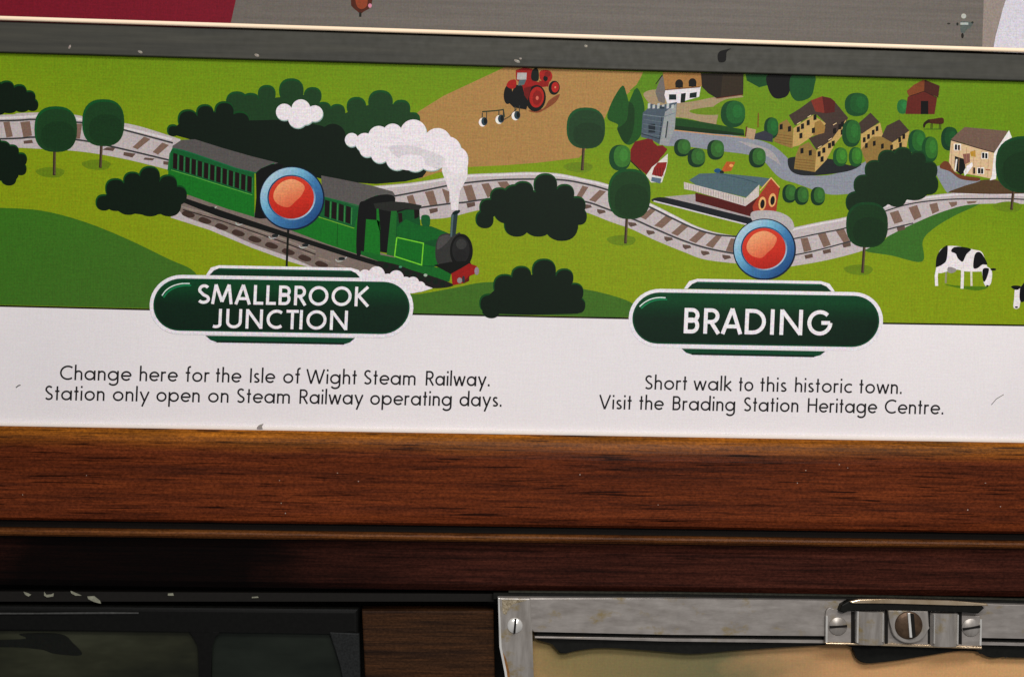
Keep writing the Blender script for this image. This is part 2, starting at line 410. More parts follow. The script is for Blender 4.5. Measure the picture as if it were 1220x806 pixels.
A = Art(); A.line((28, 22, 14), 2.0, [(-240, 360), (0, 364.3), (170, 368.4), (492, 374), (745, 379), (1052, 385), (1220, 387.5), (1460, 392)]); A.make('printed_border_line', panel)

# ---- tracks
BAL = (188, 178, 178); BAL2 = (168, 156, 158); RAIL = (70, 70, 72); SLP = (134, 108, 94); SLP2 = (108, 86, 76)
def strip(A, c, upper, lower):
    def sm(pts):
        out = []
        for i in range(len(pts) - 1):
            p0, p1, p2, p3 = (Vector((*pts[min(max(i + j, 0), len(pts) - 1)], 0)) for j in (-1, 0, 1, 2))
            for k in range(5):
                t = k / 5; q_ = 0.5 * ((2 * p1) + (p2 - p0) * t + (2 * p0 - 5 * p1 + 4 * p2 - p3) * t * t + (3 * p1 - p0 - 3 * p2 + p3) * t ** 3); out.append((q_.x, q_.y))
        return out + [tuple(pts[-1])]
    A.poly(c, sm(upper) + sm(lower)[::-1])
A = Art()
strip(A, BAL, [(-200, 140), (0, 137), (20, 135), (60, 134), (90, 137), (120, 143), (150, 147), (175, 153), (215, 166)], [(-200, 176), (0, 176), (20, 176), (60, 178), (90, 180), (120, 184), (160, 192), (215, 206)])
A.at(0, 0, 3.932)
for s_ in ([(15, 572), (45, 570), (60, 640), (30, 645)], [(95, 572), (140, 568), (150, 635), (110, 645)], [(360, 580), (385, 580), (375, 650), (355, 650)],
           [(620, 690), (675, 640), (705, 652), (645, 700)], [(715, 712), (760, 668), (792, 680), (740, 725)]): A.poly(SLP, s_)
for s_ in ([(110, 660), (150, 655), (155, 670), (112, 674)], [(500, 690), (540, 692), (530, 708), (480, 702)], [(580, 712), (636, 720), (620, 738), (578, 728)], [(678, 738), (725, 742), (715, 752), (672, 748)], [(765, 755), (800, 758), (795, 775), (765, 770)]): A.poly(SLP2, s_)
A.at(0, 0, 1)
A.line((206, 198, 198), 2.5, [(-200, 143), (0, 140.5), (60, 138), (120, 146.5), (205, 166)], True)
A.line(RAIL, 2.1, [(-200, 146), (0, 144), (42, 142.4), (95, 146), (120, 148), (152, 156), (206, 170.4)], True)
A.line(RAIL, 2.1, [(-200, 167), (0, 165.5), (42, 163.5), (95, 167), (137, 175.5), (201, 190.7)], True)
A.make('printed_track', panel)
A = Art()
U = [(425, 223), (478, 219), (516, 214), (554, 208), (600, 206), (630, 205), (664, 206.5), (697, 213), (727, 220.5), (775, 242), (803, 256), (829, 269), (854, 277), (890, 283)]
Lo = [(425, 262), (478, 262), (511, 261), (536, 258.7), (567, 251), (600, 246), (640, 245), (664, 247), (695, 252), (727, 264), (752, 272.7), (778, 285), (816, 300.6), (842, 309.5), (890, 315)]
strip(A, BAL, U, Lo)
A.line((206, 199, 200), 2.4, [(x, y + 2.2) for x, y in U], True)
A.at(600, 190, 3.932)
for s_ in ([(340, 175), (370, 122), (397, 130), (362, 185)], [(400, 190), (450, 142), (480, 150), (430, 200)], [(640, 270), (690, 228), (712, 238), (665, 282)], [(705, 310), (760, 262), (795, 275), (742, 322)], [(785, 345), (838, 298), (872, 308), (815, 358)], [(868, 378), (920, 332), (950, 345), (900, 392)], [(945, 402), (998, 352), (1022, 360), (980, 415)], [(1040, 428), (1065, 368), (1085, 370), (1075, 435)]): A.poly(SLP, s_)
for x, y in ((372, 208), (437, 232), (583, 292), (668, 330), (752, 360), (838, 397), (924, 426), (1024, 445)): A.poly(SLP2, [(x, y), (x + 36, y + 5), (x + 42, y + 16), (x + 12, y + 24), (x + 2, y + 14)])
A.at(300, 190, 3.932)
for s_ in ([(725, 172), (755, 165), (775, 225), (745, 235)], [(810, 152), (850, 145), (870, 210), (835, 218)], [(890, 135), (925, 150), (925, 200), (912, 205)], [(990, 125), (1030, 118), (1055, 195), (1015, 200)], [(1075, 115), (1110, 110), (1135, 160), (1105, 180)], [(1150, 105), (1195, 102), (1219, 135), (1180, 150)]): A.poly(SLP, s_)
for x, y in ((830, 232), (1005, 205)): A.poly(SLP2, [(x, y), (x + 40, y - 6), (x + 42, y + 12), (x + 6, y + 22)])
A.at(0, 0, 1)
A.line(RAIL, 2.1, [(462, 235), (500, 228), (529, 222), (554, 218), (600, 214), (664, 214), (697, 219), (722, 225.6), (750, 236), (775, 247), (803, 261), (829, 272.7), (854, 279.5), (880, 282)], True)
A.line(RAIL, 2.1, [(495, 248.5), (503, 247), (536, 242.5), (554, 241), (582, 237), (640, 233), (694, 239.6), (722, 248.5), (758, 262.5), (778, 271.4), (811, 285.4), (842, 295.5), (880, 303)], True)
A.make('printed_track', panel)
A = Art(910, 190, 3.932)
U = [(60, 330), (130, 320), (250, 295), (380, 270), (480, 238), (575, 210), (700, 180), (850, 160), (1000, 150), (1219, 158), (1500, 180), (2200, 260)]
Lo = [(60, 510), (130, 500), (300, 470), (480, 420), (590, 355), (720, 292), (850, 240), (980, 210), (1219, 208), (1500, 225), (2200, 300)]
strip(A, BAL, U, Lo)
A.line((206, 199, 200), 2.2, [(x, y + 9) for x, y in U], True)
for s_ in ([(172, 370), (205, 365), (224, 425), (188, 434)], [(253, 350), (290, 343), (314, 400), (280, 412)], [(338, 335), (375, 322), (402, 380), (375, 392)], [(590, 250), (630, 238), (652, 290), (612, 302)], [(678, 225), (718, 213), (739, 268), (705, 285)], [(775, 210), (812, 202), (822, 240), (790, 256)], [(865, 200), (905, 197), (905, 213), (880, 224)], [(950, 196), (1000, 194), (990, 204), (955, 208)]): A.poly(SLP, s_)
for x, y in ((190, 448), (275, 425), (368, 395), (622, 318)): A.poly(SLP2, [(x, y), (x + 38, y - 8), (x + 40, y + 10), (x + 5, y + 18)])
A.line(RAIL, 1.6, [(60, 385), (155, 368), (260, 346), (385, 320), (480, 278), (580, 238), (700, 205), (850, 188), (1000, 184), (1219, 187), (1600, 220)], True)
A.line(RAIL, 1.6, [(60, 460), (155, 445), (250, 425), (380, 390), (480, 362), (590, 325), (700, 298)], True)
A.make('printed_track', panel)

# ---- bushes made of overlapping rounds
def bush(x0, y0, sc, circ, dark=(14, 36, 20), rim=(14, 84, 34), body=None, d=5.0, name='printed_bush'):
    A = Art(x0, y0, sc)
    for c in circ: A.ell(rim, c[0], c[1], c[2], c[2] if len(c) < 4 else c[3], pw=2.3)
    if body: A.poly(dark, body)
    for c in circ: A.ell(dark, c[0] + d * .5, c[1] + d, c[2] - d * .7, (c[2] if len(c) < 4 else c[3]) - d * .7, pw=2.3)
    A.make(name, panel)
K = 3.932
bush(0, 0, K, [(-40, 430, 60), (30, 415, 38), (90, 430, 36), (135, 455, 32), (150, 490, 30), (100, 480, 45), (40, 480, 50), (-20, 480, 60)])
bush(0, 0, K, [(-40, 700, 60), (10, 700, 42), (55, 710, 34), (95, 745, 32), (95, 790, 30), (40, 800, 50), (60, 760, 45), (-30, 780, 70), (40, 830, 38)])
# big hedge behind the train: mid green tops, dark front
MID = (34, 74, 38)
A = Art(300, 0, K)
for c in ((-230, 590, 40), (-170, 570, 50), (-70, 480, 52), (-5, 480, 45), (70, 440, 42), (185, 425, 58), (285, 450, 42), (335, 515, 38), (400, 525, 38), (490, 500, 46), (603, 480, 58), (700, 510, 43), (755, 560, 34), (560, 560, 50), (640, 580, 50)): A.ell((16, 88, 40), *c, pw=2.3)
for c in ((-230, 595, 37), (-70, 486, 48), (-5, 486, 41), (70, 446, 38), (187, 432, 54), (286, 456, 38), (336, 521, 35), (402, 530, 35), (490, 507, 42), (604, 487, 54), (700, 517, 39), (752, 565, 31)): A.ell(MID, *c, pw=2.3)
A.poly(MID, [(-110, 480), (290, 440), (330, 520), (420, 540), (500, 500), (640, 480), (735, 520), (790, 560), (700, 640), (440, 700), (200, 640), (-110, 620)])
FR = [(-370, 610, 28), (-300, 560, 48), (-220, 530, 42), (-130, 520, 46), (-60, 570, 50)]
for c in FR: A.ell((14, 84, 34), *c, pw=2.3)
A.poly((14, 34, 20), [(-390, 625), (-330, 570), (-200, 525), (-100, 530), (-30, 565), (180, 560), (330, 590), (450, 650), (560, 700), (620, 740), (800, 760), (830, 780), (800, 830), (720, 850), (580, 862), (350, 845), (200, 800), (0, 740), (-150, 700), (-300, 650)])
for c in FR: A.ell((14, 34, 20), c[0] + 3, c[1] + 5, c[2] - 4, pw=2.3)
for c in ((430, 700, 60), (520, 740, 60), (640, 790, 50), (780, 790, 40), (380, 640, 60)): A.ell((14, 34, 20), *c)
A.make('printed_hedge', panel)

# ---- steam train
GD, GB, GU, BLK = (10, 92, 42), (22, 124, 36), (16, 104, 52), (20, 22, 22)
train_track = Art()
A = train_track
A.poly(BAL, [(203, 259), (214, 248), (240, 258), (300, 284), (345, 298), (420, 322), (420, 330), (380, 322), (345, 311.5), (300, 295), (250, 274)])
A.blob((132, 118, 110), [(214, 236), (240, 234), (300, 252), (345, 268), (400, 284), (450, 300), (500, 316), (495, 330), (430, 330), (385, 322), (345, 306), (300, 290), (260, 272), (218, 256)])
A.at(190, 220, 8.06)
for k in range(12):
    x = 215 + k * 160; y = 280 + k * 60
    A.blob((78, 58, 50), [(x, y - 10), (x + 40, y - 30), (x + 120, y + 5), (x + 110, y + 32), (x + 60, y + 34), (x + 8, y + 12)])
    A.blob((152, 134, 124), [(x + 20, y - 60), (x + 90, y - 50), (x + 150, y - 20), (x + 90, y - 28)])
A.line((150, 138, 128), 1.6, [(210, 210), (520, 290), (860, 410), (1209, 530), (1500, 640)])
A.line((60, 50, 46), 1.4, [(225, 240), (540, 330), (900, 450), (1209, 560), (1500, 670)])
for x, y in ((480, 205), (770, 340), (1090, 470), (1380, 560), (1730, 690)):
    A.line((170, 172, 168), 1.5, [(x - 40, y + 25), (x - 20, y + 45), (x + 20, y + 38), (x + 70, y + 5)], True); A.ell((40, 46, 48), x + 20, y + 20, 32, 16)
A.make('printed_track', panel)
trn = Art(); trn.poly((24, 26, 24), [(206, 231), (300, 263), (345, 278), (430, 305), (500, 326), (540, 338), (500, 332), (420, 308), (345, 284), (260, 258), (215, 240)])
train = trn.make('printed_steam_train', panel)
A = Art(195, 160, 8.06)   # rear carriage
A.poly(GB, [(85, 130), (480, 240), (872, 365), (872, 795), (600, 712), (400, 640), (190, 565), (120, 520), (40, 400), (60, 180)])
A.poly(GU, [(85, 130), (480, 240), (872, 365), (850, 580), (480, 470), (60, 345), (62, 180)])
A.line((92, 170, 62), 0.9, [(70, 342), (300, 410), (480, 468), (850, 582)])
A.poly((98, 94, 92), [(85, 112), (170, 55), (300, 48), (560, 130), (840, 210), (1100, 275), (1000, 310), (900, 368), (700, 330), (480, 248), (300, 185), (82, 138)])
A.line((16, 118, 72), 1.3, [(82, 135), (170, 150), (300, 190), (480, 252), (700, 328), (885, 372), (940, 330), (1060, 280)])
for i in range(13):
    x = 92 + i * 59.5; y = 178 + i * 18.3
    A.poly((38, 14, 18), [(x, y), (x + 40, y + 12), (x + 36, y + 160), (x - 4, y + 148)])
    A.line((62, 132, 86), 0.8, [(x + 48, y + 20), (x + 44, y + 165)])
A.line((40, 120, 70), 1.6, [(62, 180), (42, 350)])
A.poly(BLK, [(885, 372), (930, 330), (1040, 285), (1150, 290), (1100, 500), (1080, 800), (930, 810), (872, 800), (890, 600)])
A.make('printed_carriage', train)
A = Art(300, 190, K)      # front carriage
A.poly(GB, [(150, 200), (345, 190), (505, 225), (490, 442), (350, 395), (180, 330)])
A.poly(GU, [(280, 160), (345, 172), (505, 212), (480, 322), (300, 262)])
A.line((120, 178, 50), 0.9, [(310, 268), (480, 322)])
A.line((14, 90, 26), 0.8, [(402, 300), (400, 405)])
A.poly((100, 96, 94), [(325, 75), (420, 93), (560, 122), (660, 150), (672, 168), (600, 170), (535, 190), (505, 222), (330, 175)])
A.line((16, 118, 60), 1.2, [(330, 174), (505, 218), (535, 190), (590, 168)])
for x, y in ((343, 188), (376, 196), (409, 206), (442, 216)):
    A.poly((32, 18, 18), [(x, y), (x + 22, y + 7), (x + 19, y + 86), (x - 3, y + 78)])
    A.line((70, 150, 80), 0.8, [(x + 27, y + 10), (x + 24, y + 90)])
A.blob(BLK, [(500, 225), (530, 192), (590, 168), (650, 165), (670, 185), (640, 215), (570, 240), (545, 290), (525, 420), (490, 440)], n=4)
A.make('printed_carriage', train)
A = Art(430, 230, 8.06)   # tank engine
A.poly(BLK, [(0, 100), (160, 40), (330, 40), (330, 110), (420, 110), (560, 130), (570, 320), (400, 600), (160, 560), (0, 560)])
A.poly((48, 50, 46), [(120, 100), (300, 80), (420, 88), (585, 118), (560, 165), (430, 150), (300, 180), (140, 150)])
A.poly(GB, [(50, 250), (180, 262), (185, 600), (30, 560)])
A.poly(GB, [(150, 150), (170, 150), (190, 400), (180, 270), (150, 258)])
A.poly((30, 116, 44), [(290, 172), (345, 172), (330, 610), (248, 590)])
A.poly(GD, [(345, 190), (430, 160), (560, 160), (572, 310), (680, 320), (840, 385), (760, 470), (740, 700), (600, 730), (330, 620)])
A.poly((38, 18, 18), [(355, 190), (395, 190), (400, 270), (365, 290)]); A.poly((30, 16, 16), [(510, 160), (562, 160), (555, 230), (515, 250)])
A.poly((12, 118, 34), [(340, 430), (600, 485), (720, 520), (730, 700), (590, 690), (325, 610)])
A.poly((12, 108, 40), [(430, 250), (560, 310), (700, 330), (820, 385), (740, 440), (600, 470), (345, 415), (345, 330)])
A.blob((14, 100, 50), [(585, 300), (580, 225), (610, 208), (650, 215), (665, 245), (660, 310), (625, 322)])
A.poly((20, 112, 40), [(0, 555), (180, 590), (330, 620), (600, 700), (760, 715), (880, 700), (850, 850), (700, 830), (400, 740), (160, 650), (0, 590)])
A.line((120, 200, 44), 1.4, [(345, 425), (600, 482), (583, 690), (323, 606), (345, 425)])
A.blob((62, 62, 60), [(740, 430), (800, 388), (900, 395), (960, 400), (940, 700), (820, 720), (730, 660), (715, 540)])
A.blob((84, 82, 80), [(750, 430), (830, 400), (860, 430), (800, 500), (730, 540)])
A.poly((46, 66, 70), [(868, 205), (932, 185), (910, 400), (855, 425)]); A.poly((90, 112, 114), [(872, 210), (890, 205), (875, 420), (858, 422)]); A.ell((14, 44, 40), 915, 185, 42, 18, rot=-.4)
A.ell((20, 22, 20), 965, 555, 110, 165); A.ell((44, 44, 44), 960, 545, 84, 126); A.ell((66, 66, 64), 965, 490, 50, 50); A.ell((40, 40, 40), 955, 600, 60, 60)
A.poly((20, 22, 18), [(700, 690), (860, 660), (1040, 650), (1060, 680), (870, 780), (760, 720)])
A.make('printed_locomotive', train)
A = Art(430, 270, 8.06)
A.poly((160, 28, 22), [(868, 450), (960, 400), (1040, 352), (1115, 378), (1090, 455), (1050, 470), (1000, 540), (880, 562)])
A.poly((110, 20, 16), [(990, 520), (1040, 470), (1040, 520), (985, 545)])
A.ell((150, 140, 140), 948, 515, 24, 28); A.ell((60, 60, 66), 985, 505, 14, 34); A.ell((150, 136, 144), 1112, 425, 22, 38)
A.make('printed_buffer_beam', train)
A = Art(430, 270, 8.06)
A.blob((38, 34, 32), [(150, 330), (330, 360), (500, 420), (700, 480), (870, 545), (860, 575), (700, 590), (500, 560), (300, 480), (160, 400)])
for k in range(9): A.ell((20, 40, 26), 240 + k * 68, 375 + k * 22, 26, 26)
A.ell((160, 180, 160), 620, 465, 18, 14); A.ell((80, 150, 120), 380, 385, 16, 10)
A.make('printed_wheel_row', train)
WH = (222, 214, 218)
A = Art(430, 270, 8.06)
for c in ((40, 470, 60), (150, 460, 80), (60, 540, 90), (260, 520, 70), (340, 490, 72), (430, 550, 70), (500, 540, 60), (380, 570, 80), (570, 575, 50)): A.ell(WH, *c)
A.poly(WH, [(-20, 480), (160, 440), (340, 470), (560, 540), (690, 590), (600, 618), (500, 638), (300, 640), (-20, 560)])
A.make('printed_steam_cloud', panel)
# smoke plume and small cloud
A = Art(300, 0, K)
SM = [(468, 655, 32), (530, 668, 45), (595, 640, 50), (660, 625, 46), (757, 622, 62), (870, 665, 65), (960, 740, 52), (540, 700, 36), (600, 722, 42), (680, 745, 52), (765, 750, 54), (840, 730, 70), (920, 700, 60)]
for c in SM: A.ell((150, 176, 168), c[0] + 2, c[1] + 4, c[2] + 1)
for c in SM: A.ell(WH, *c)
for c in ((665, 685, 52), (630, 680, 40), (720, 690, 40), (800, 680, 40), (870, 720, 50)): A.ell(WH, *c)
A.blob((205, 198, 202), [(640, 690), (720, 680), (810, 700), (900, 740), (880, 790), (780, 760), (690, 740)]); A.blob(WH, [(700, 730), (790, 730), (810, 770), (770, 795), (700, 790)])
A.poly((214, 206, 208), [(895, 740), (1012, 740), (1010, 830), (975, 895), (966, 985), (935, 985), (925, 900), (890, 800)])
A.ell(WH, 960, 760, 54)
A.make('printed_smoke_plume', panel)
A = Art(300, 0, K)
for c in ((152, 525, 39), (230, 510, 44), (295, 532, 38), (215, 555, 45), (250, 545, 40)): A.ell((140, 170, 160), c[0] + 2, c[1] + 4, c[2] + 1)
for c in ((152, 525, 39), (230, 510, 44), (295, 532, 38), (215, 555, 45), (250, 545, 40)): A.ell(WH, *c)
A.make('printed_cloud', panel)

bush(0, 190, K, [(485, 200, 38), (540, 135, 48), (620, 100, 44), (700, 80, 50), (785, 115, 45), (830, 165, 46), (600, 200, 58), (700, 200, 65), (790, 205, 60), (540, 190, 50), (640, 150, 60)], body=[(470, 200), (530, 130), (640, 90), (790, 110), (840, 170), (800, 250), (700, 262), (560, 245)])
bush(300, 190, K, [(1090, 278, 43), (1110, 225, 45), (1160, 175, 45), (1200, 230, 70), (1235, 175, 60), (1375, 120, 56), (1465, 160, 46), (1520, 215, 44), (1530, 265, 40), (1290, 240, 100), (1400, 240, 110), (1450, 300, 80), (1240, 300, 60), (1340, 290, 70), (1270, 150, 50)])
bush(300, 190, K, [(1185, 590, 55), (1110, 672, 45), (1262, 545, 48), (1368, 520, 57), (1463, 553, 44), (1510, 620, 44), (1525, 680, 38), (1120, 700, 42)], body=[(1080, 720), (1085, 660), (1180, 570), (1270, 545), (1380, 530), (1460, 555), (1520, 640), (1530, 722), (1300, 728)])

# ---- lollipop trees
def tree(cx, cy, wd, hg, tx0, ty0, tx1, ty1, c=(32, 76, 38), rim=(14, 94, 44)):
    A = Art()
    A.blob((112, 138, 14), [(tx1 - 22, ty1 - 6), (tx1 - 4, ty1 - 10), (tx1 + 12, ty1 - 6), (tx1 + 6, ty1 + 2), (tx1 - 14, ty1 + 1)])
    A.line((70, 52, 40), 3.4, [(tx0, ty0 - 4), (tx1, ty1)]); A.line((112, 96, 70), 1.0, [(tx0 + .8, ty0 - 2), (tx1 + .8, ty1 - 1)])
    t = A.make('printed_tree', panel)
    A = Art(); A.ell(rim, cx, cy, wd / 2, hg / 2, pw=2.5); A.ell(c, cx + 1, cy + 1.6, wd / 2 - 1.3, hg / 2 - 1.5, pw=2.5)
    A.ell(tuple(int(v * .9) for v in c), cx + 3, cy + 8, wd / 2 - 5, hg / 2 - 10, pw=2.3)
    A.make('crown', t)
tree(66.4, 153.9, 51, 54.5, 65, 180, 64.5, 209)
tree(123, 146.2, 50.4, 56, 121, 173, 119.5, 200)

# ---- tractor and plough
A = Art(560, 70, 8.06)
A.blob((140, 78, 44), [(560, 500), (700, 480), (760, 400), (860, 340), (820, 420), (700, 500), (640, 520)])
A.ell(BLK, 365, 345, 42, 92, rot=.05); A.poly(BLK, [(370, 420), (430, 250), (520, 260), (560, 420), (540, 490), (420, 470)])
A.blob((170, 30, 24), [(350, 260), (380, 210), (440, 205), (440, 270), (400, 290)])
A.poly((160, 28, 24), [(440, 110), (520, 85), (600, 100), (600, 210), (720, 240), (730, 270), (560, 290), (520, 330), (500, 250), (440, 200)])
A.poly((176, 172, 170), [(455, 135), (545, 135), (540, 205), (450, 200)]); A.poly((90, 110, 112), [(470, 205), (540, 200), (520, 250), (460, 260)])
A.blob((22, 30, 22), [(585, 170), (600, 110), (640, 90), (660, 130), (655, 210), (600, 210)])
A.blob((170, 34, 26), [(670, 190), (670, 125), (720, 108), (775, 125), (790, 180), (760, 225), (700, 220)]); A.ell(BLK, 725, 190, 22, 28); A.ell((140, 26, 22), 745, 150, 30, 26)
A.poly((150, 30, 22), [(660, 210), (760, 225), (750, 270), (680, 260)])
A.ell((16, 22, 18), 632, 380, 96, 128, rot=.12); A.ell((176, 34, 26), 640, 370, 70, 100, rot=.12); A.ell((146, 26, 20), 645, 375, 46, 70, rot=.12); A.ell((200, 110, 90), 645, 378, 14, 20)
A.ell((16, 22, 18), 808, 280, 54, 68, rot=.1); A.ell((180, 36, 28), 818, 275, 36, 50, rot=.1); A.ell((200, 140, 110), 818, 275, 8, 10)
A.poly((120, 24, 20), [(520, 280), (590, 265), (555, 400), (520, 350)])
tractor = A.make('printed_tractor', panel)
A = Art(560, 70, 8.06)
A.line((58, 70, 46), 1.6, [(115, 510), (240, 500), (320, 490), (330, 560)]); A.line((96, 80, 54), 1.2, [(300, 600), (380, 555), (450, 480)])
for x, y in ((130, 600), (290, 575), (445, 540)):
    A.line((60, 66, 60), 1.2, [(x - 12, y - 80), (x - 14, y)]); A.line((60, 66, 60), 1.0, [(x + 30, y - 90), (x + 28, y)])
    A.ell((226, 220, 214), x - 10, y + 10, 36, 42); A.ell((52, 74, 84), x + 8, y + 2, 30, 40); A.ell((16, 26, 26), x + 18, y - 2, 16, 30)
A.make('printed_plough', tractor)

# ---- the town
A = Art(700, 80, 8.06)
A.poly((98, 140, 12), [(535, 60), (730, 62), (700, 200), (560, 250), (400, 230), (470, 170)])
A.blob((164, 144, 112), [(540, 250), (700, 220), (860, 340), (1209, 290), (1340, 250), (1500, 285), (1330, 310), (1209, 380), (1260, 400), (1240, 520), (1209, 560), (1000, 500), (830, 480), (700, 480), (600, 360)])
A.blob((112, 140, 16), [(985, 415), (1209, 380), (1360, 390), (1360, 440), (1209, 460), (1040, 450)])
A.make('printed_farm_yard', panel)
ROAD = (142, 146, 156)
A = Art(); A.blob(ROAD, [(786, 150), (830, 155), (890, 164), (918, 172), (938, 188), (952, 206), (985, 209), (1015, 200), (1040, 190), (1055, 200), (1040, 228), (1010, 231), (985, 231), (950, 219), (928, 211), (908, 190), (890, 184), (850, 179), (815, 174), (788, 172)])
A.blob((166, 160, 160), [(880, 168), (916, 178), (930, 196), (920, 190), (900, 178)])
A.make('printed_road', panel)
A = Art(700, 80, 8.06); A.poly((30, 82, 32), [(830, 490), (900, 492), (1209, 545), (1500, 600), (1505, 655), (1209, 635), (820, 600)]); A.poly((20, 56, 22), [(825, 560), (1209, 600), (1505, 640), (1505, 660), (1209, 640), (820, 600)]); A.line((196, 150, 96), 1.1, [(815, 604), (1209, 648), (1530, 680)]); A.make('printed_hedge', panel)
def shrub(x, y, rx, ry, c=(56, 110, 46), d=(16, 62, 34), A=None, pr=True):
    A = Art(); A.ell(d, x, y, rx, ry, pw=2.3); A.ell(c, x + rx * .22, y - ry * .12, rx * .78, ry * .84, pw=2.3); A.ell(tuple(min(255, int(v * 1.12)) for v in c), x + rx * .35, y - ry * .2, rx * .4, ry * .5); A.make('printed_shrub', panel)
A = Art(700, 80, 8.06)   # conifers
A.blob((34, 92, 34), [(335, 178), (375, 260), (398, 335), (420, 290), (455, 215), (485, 208), (525, 290), (548, 420), (520, 640), (420, 742), (345, 720), (285, 600), (290, 550), (190, 490), (235, 330)], n=4)
A.blob((24, 70, 26), [(400, 340), (450, 400), (440, 600), (390, 720), (345, 720), (290, 600), (330, 560), (380, 500)], n=4); A.line((20, 96, 30), 1.0, [(335, 180), (240, 330), (195, 480)]); A.line((20, 96, 30), 1.0, [(455, 215), (400, 340)])
A.make('printed_conifers', panel)
A = Art(700, 80, 8.06)   # farmhouse with dormers
A.poly((118, 112, 108), [(720, 75), (760, 215), (740, 350), (680, 330), (650, 240), (690, 130)]); A.line((40, 34, 28), 1.2, [(655, 165), (720, 75)])
A.poly((212, 206, 208), [(750, 212), (1088, 185), (1072, 285), (950, 320), (890, 345), (765, 352), (738, 270)])
A.poly((166, 122, 66), [(722, 50), (1090, 56), (1122, 165), (1080, 192), (745, 220)]); A.line((110, 60, 34), 1.0, [(745, 220), (1080, 192)])
for x, y in ((880, 160), (1008, 150)): A.ell((26, 22, 18), x, y, 38, 42); A.rect((26, 22, 18), x - 36, y, x + 36, y + 38)
A.rect((20, 44, 44), 782, 262, 852, 314); A.poly((18, 36, 30), [(898, 255), (945, 248), (935, 340), (892, 342)]); A.poly((18, 44, 42), [(982, 250), (1050, 240), (1046, 292), (978, 298)])
A.make('printed_farmhouse', panel)
A = Art(840, 80, 8.06); A.poly((48, 38, 28), [(-40, 60), (370, 60), (366, 262), (110, 300), (30, 250), (-30, 190)]); A.poly((62, 50, 34), [(170, 70), (366, 66), (360, 260), (150, 285)]); A.line((110, 46, 28), 1.0, [(110, 300), (366, 264)])
A.make('printed_barn', panel)
A = Art(700, 80, 8.06)   # church tower
A.poly((84, 98, 110), [(530, 440), (575, 400), (600, 350), (680, 370), (860, 335), (850, 450), (820, 610), (775, 745), (700, 745), (620, 700), (515, 670)])
A.poly((152, 156, 156), [(745, 430), (855, 350), (838, 590), (775, 748), (690, 745), (715, 600)])
for k in range(6): A.poly((178, 182, 180), [(580 + k * 45, 350 + (k % 2) * 14), (604 + k * 45, 346 + (k % 2) * 12), (602 + k * 45, 396), (578 + k * 45, 400)])
A.rect((40, 52, 62), 585, 545, 650, 630); A.line((120, 134, 140), 1.0, [(535, 455), (720, 480), (840, 440)]); A.line((50, 60, 70), 1.0, [(520, 640), (690, 690), (715, 480)]); A.line((60, 70, 74), 1.6, [(770, 520), (750, 680)]); A.rect((50, 64, 74), 690, 380, 740, 400)
for k in range(4): A.line((108, 120, 128), .7, [(535, 500 + k * 45), (715, 530 + k * 45)])
A.make('printed_church', panel)
shrub(738.5, 188, 13, 15.5, (62, 122, 46), (22, 80, 40))
A = Art(730, 160, 12.03)  # red roofed house
A.poly((206, 200, 192), [(600, 415), (650, 400), (790, 280), (785, 400), (760, 520), (705, 690), (550, 690), (480, 590)])
A.poly((128, 30, 28), [(320, 105), (500, 62), (570, 75), (590, 120), (640, 165), (715, 158), (785, 215), (740, 280), (680, 345), (650, 400), (560, 470), (485, 580), (360, 470), (255, 370), (255, 220)])
A.poly((150, 34, 32), [(645, 405), (778, 398), (760, 480), (705, 612), (560, 580), (590, 480)]); A.poly((96, 118, 136), [(560, 610), (700, 635), (680, 705), (550, 670)]); A.line((30, 22, 24), 1.2, [(255, 380), (470, 590)])
for k in range(4): A.line((100, 22, 22), .7, [(600 + k * 40, 480), (620 + k * 34, 600)])
A.make('printed_red_roofed_house', panel)
for x, y, rx, ry in ((265, 130, 80, 85), (400, 225, 85, 92), (585, 150, 82, 96), (985, 225, 82, 96)): shrub(780 + x / 8.06, 160 + y / 8.06, rx / 8.06, ry / 8.06)
for x, y in ((120, 160), (177, 170), (253, 172)): shrub(910 + x / K, 190 + y / K, 8.6, 11)
A = Art(780, 160, 8.06); A.poly((184, 96, 34), [(690, 262), (775, 265), (735, 350), (640, 365), (650, 330)]); A.ell((226, 160, 90), 735, 300, 20, 14); A.ell((30, 90, 130), 605, 350, 34, 22); A.ell((20, 40, 30), 645, 365, 20, 18); A.make('printed_flower_bed', panel)
A = Art(780, 160, 8.06)   # station
A.poly((168, 160, 160), [(90, 600), (380, 575), (1190, 780), (1190, 830), (900, 830)])
A.blob((32, 36, 44), [(-20, 620), (80, 605), (300, 650), (700, 750), (1140, 860), (1120, 905), (1000, 900), (600, 800), (250, 710), (0, 650)])
A.line((198, 190, 194), 1.6, [(-10, 640), (250, 705), (600, 795), (1050, 905), (1150, 915)], True)
A.poly((96, 26, 22), [(390, 560), (880, 680), (1000, 600), (1120, 415), (1205, 510), (1180, 640), (1160, 770), (955, 798), (392, 645)])
A.poly((168, 62, 38), [(1000, 590), (1118, 425), (1195, 512), (1180, 640), (1165, 765), (955, 796), (940, 690)])
A.poly((86, 110, 118), [(330, 440), (430, 378), (620, 372), (1000, 410), (1110, 425), (1040, 510), (1000, 485), (880, 605), (640, 550), (400, 490)])
A.line((60, 88, 98), .8, [(620, 376), (860, 430), (990, 470)])
A.poly((192, 186, 180), [(280, 458), (400, 488), (875, 612), (1005, 482), (1000, 595), (870, 690), (600, 610), (380, 545), (282, 525)])
for k in range(24): A.line((150, 142, 138), .6, [(300 + k * 24, 470 + k * 6.2), (300 + k * 24, 525 + k * 6.5)])
A.line((214, 174, 112), 1.3, [(1010, 540), (1118, 418), (1200, 512)])
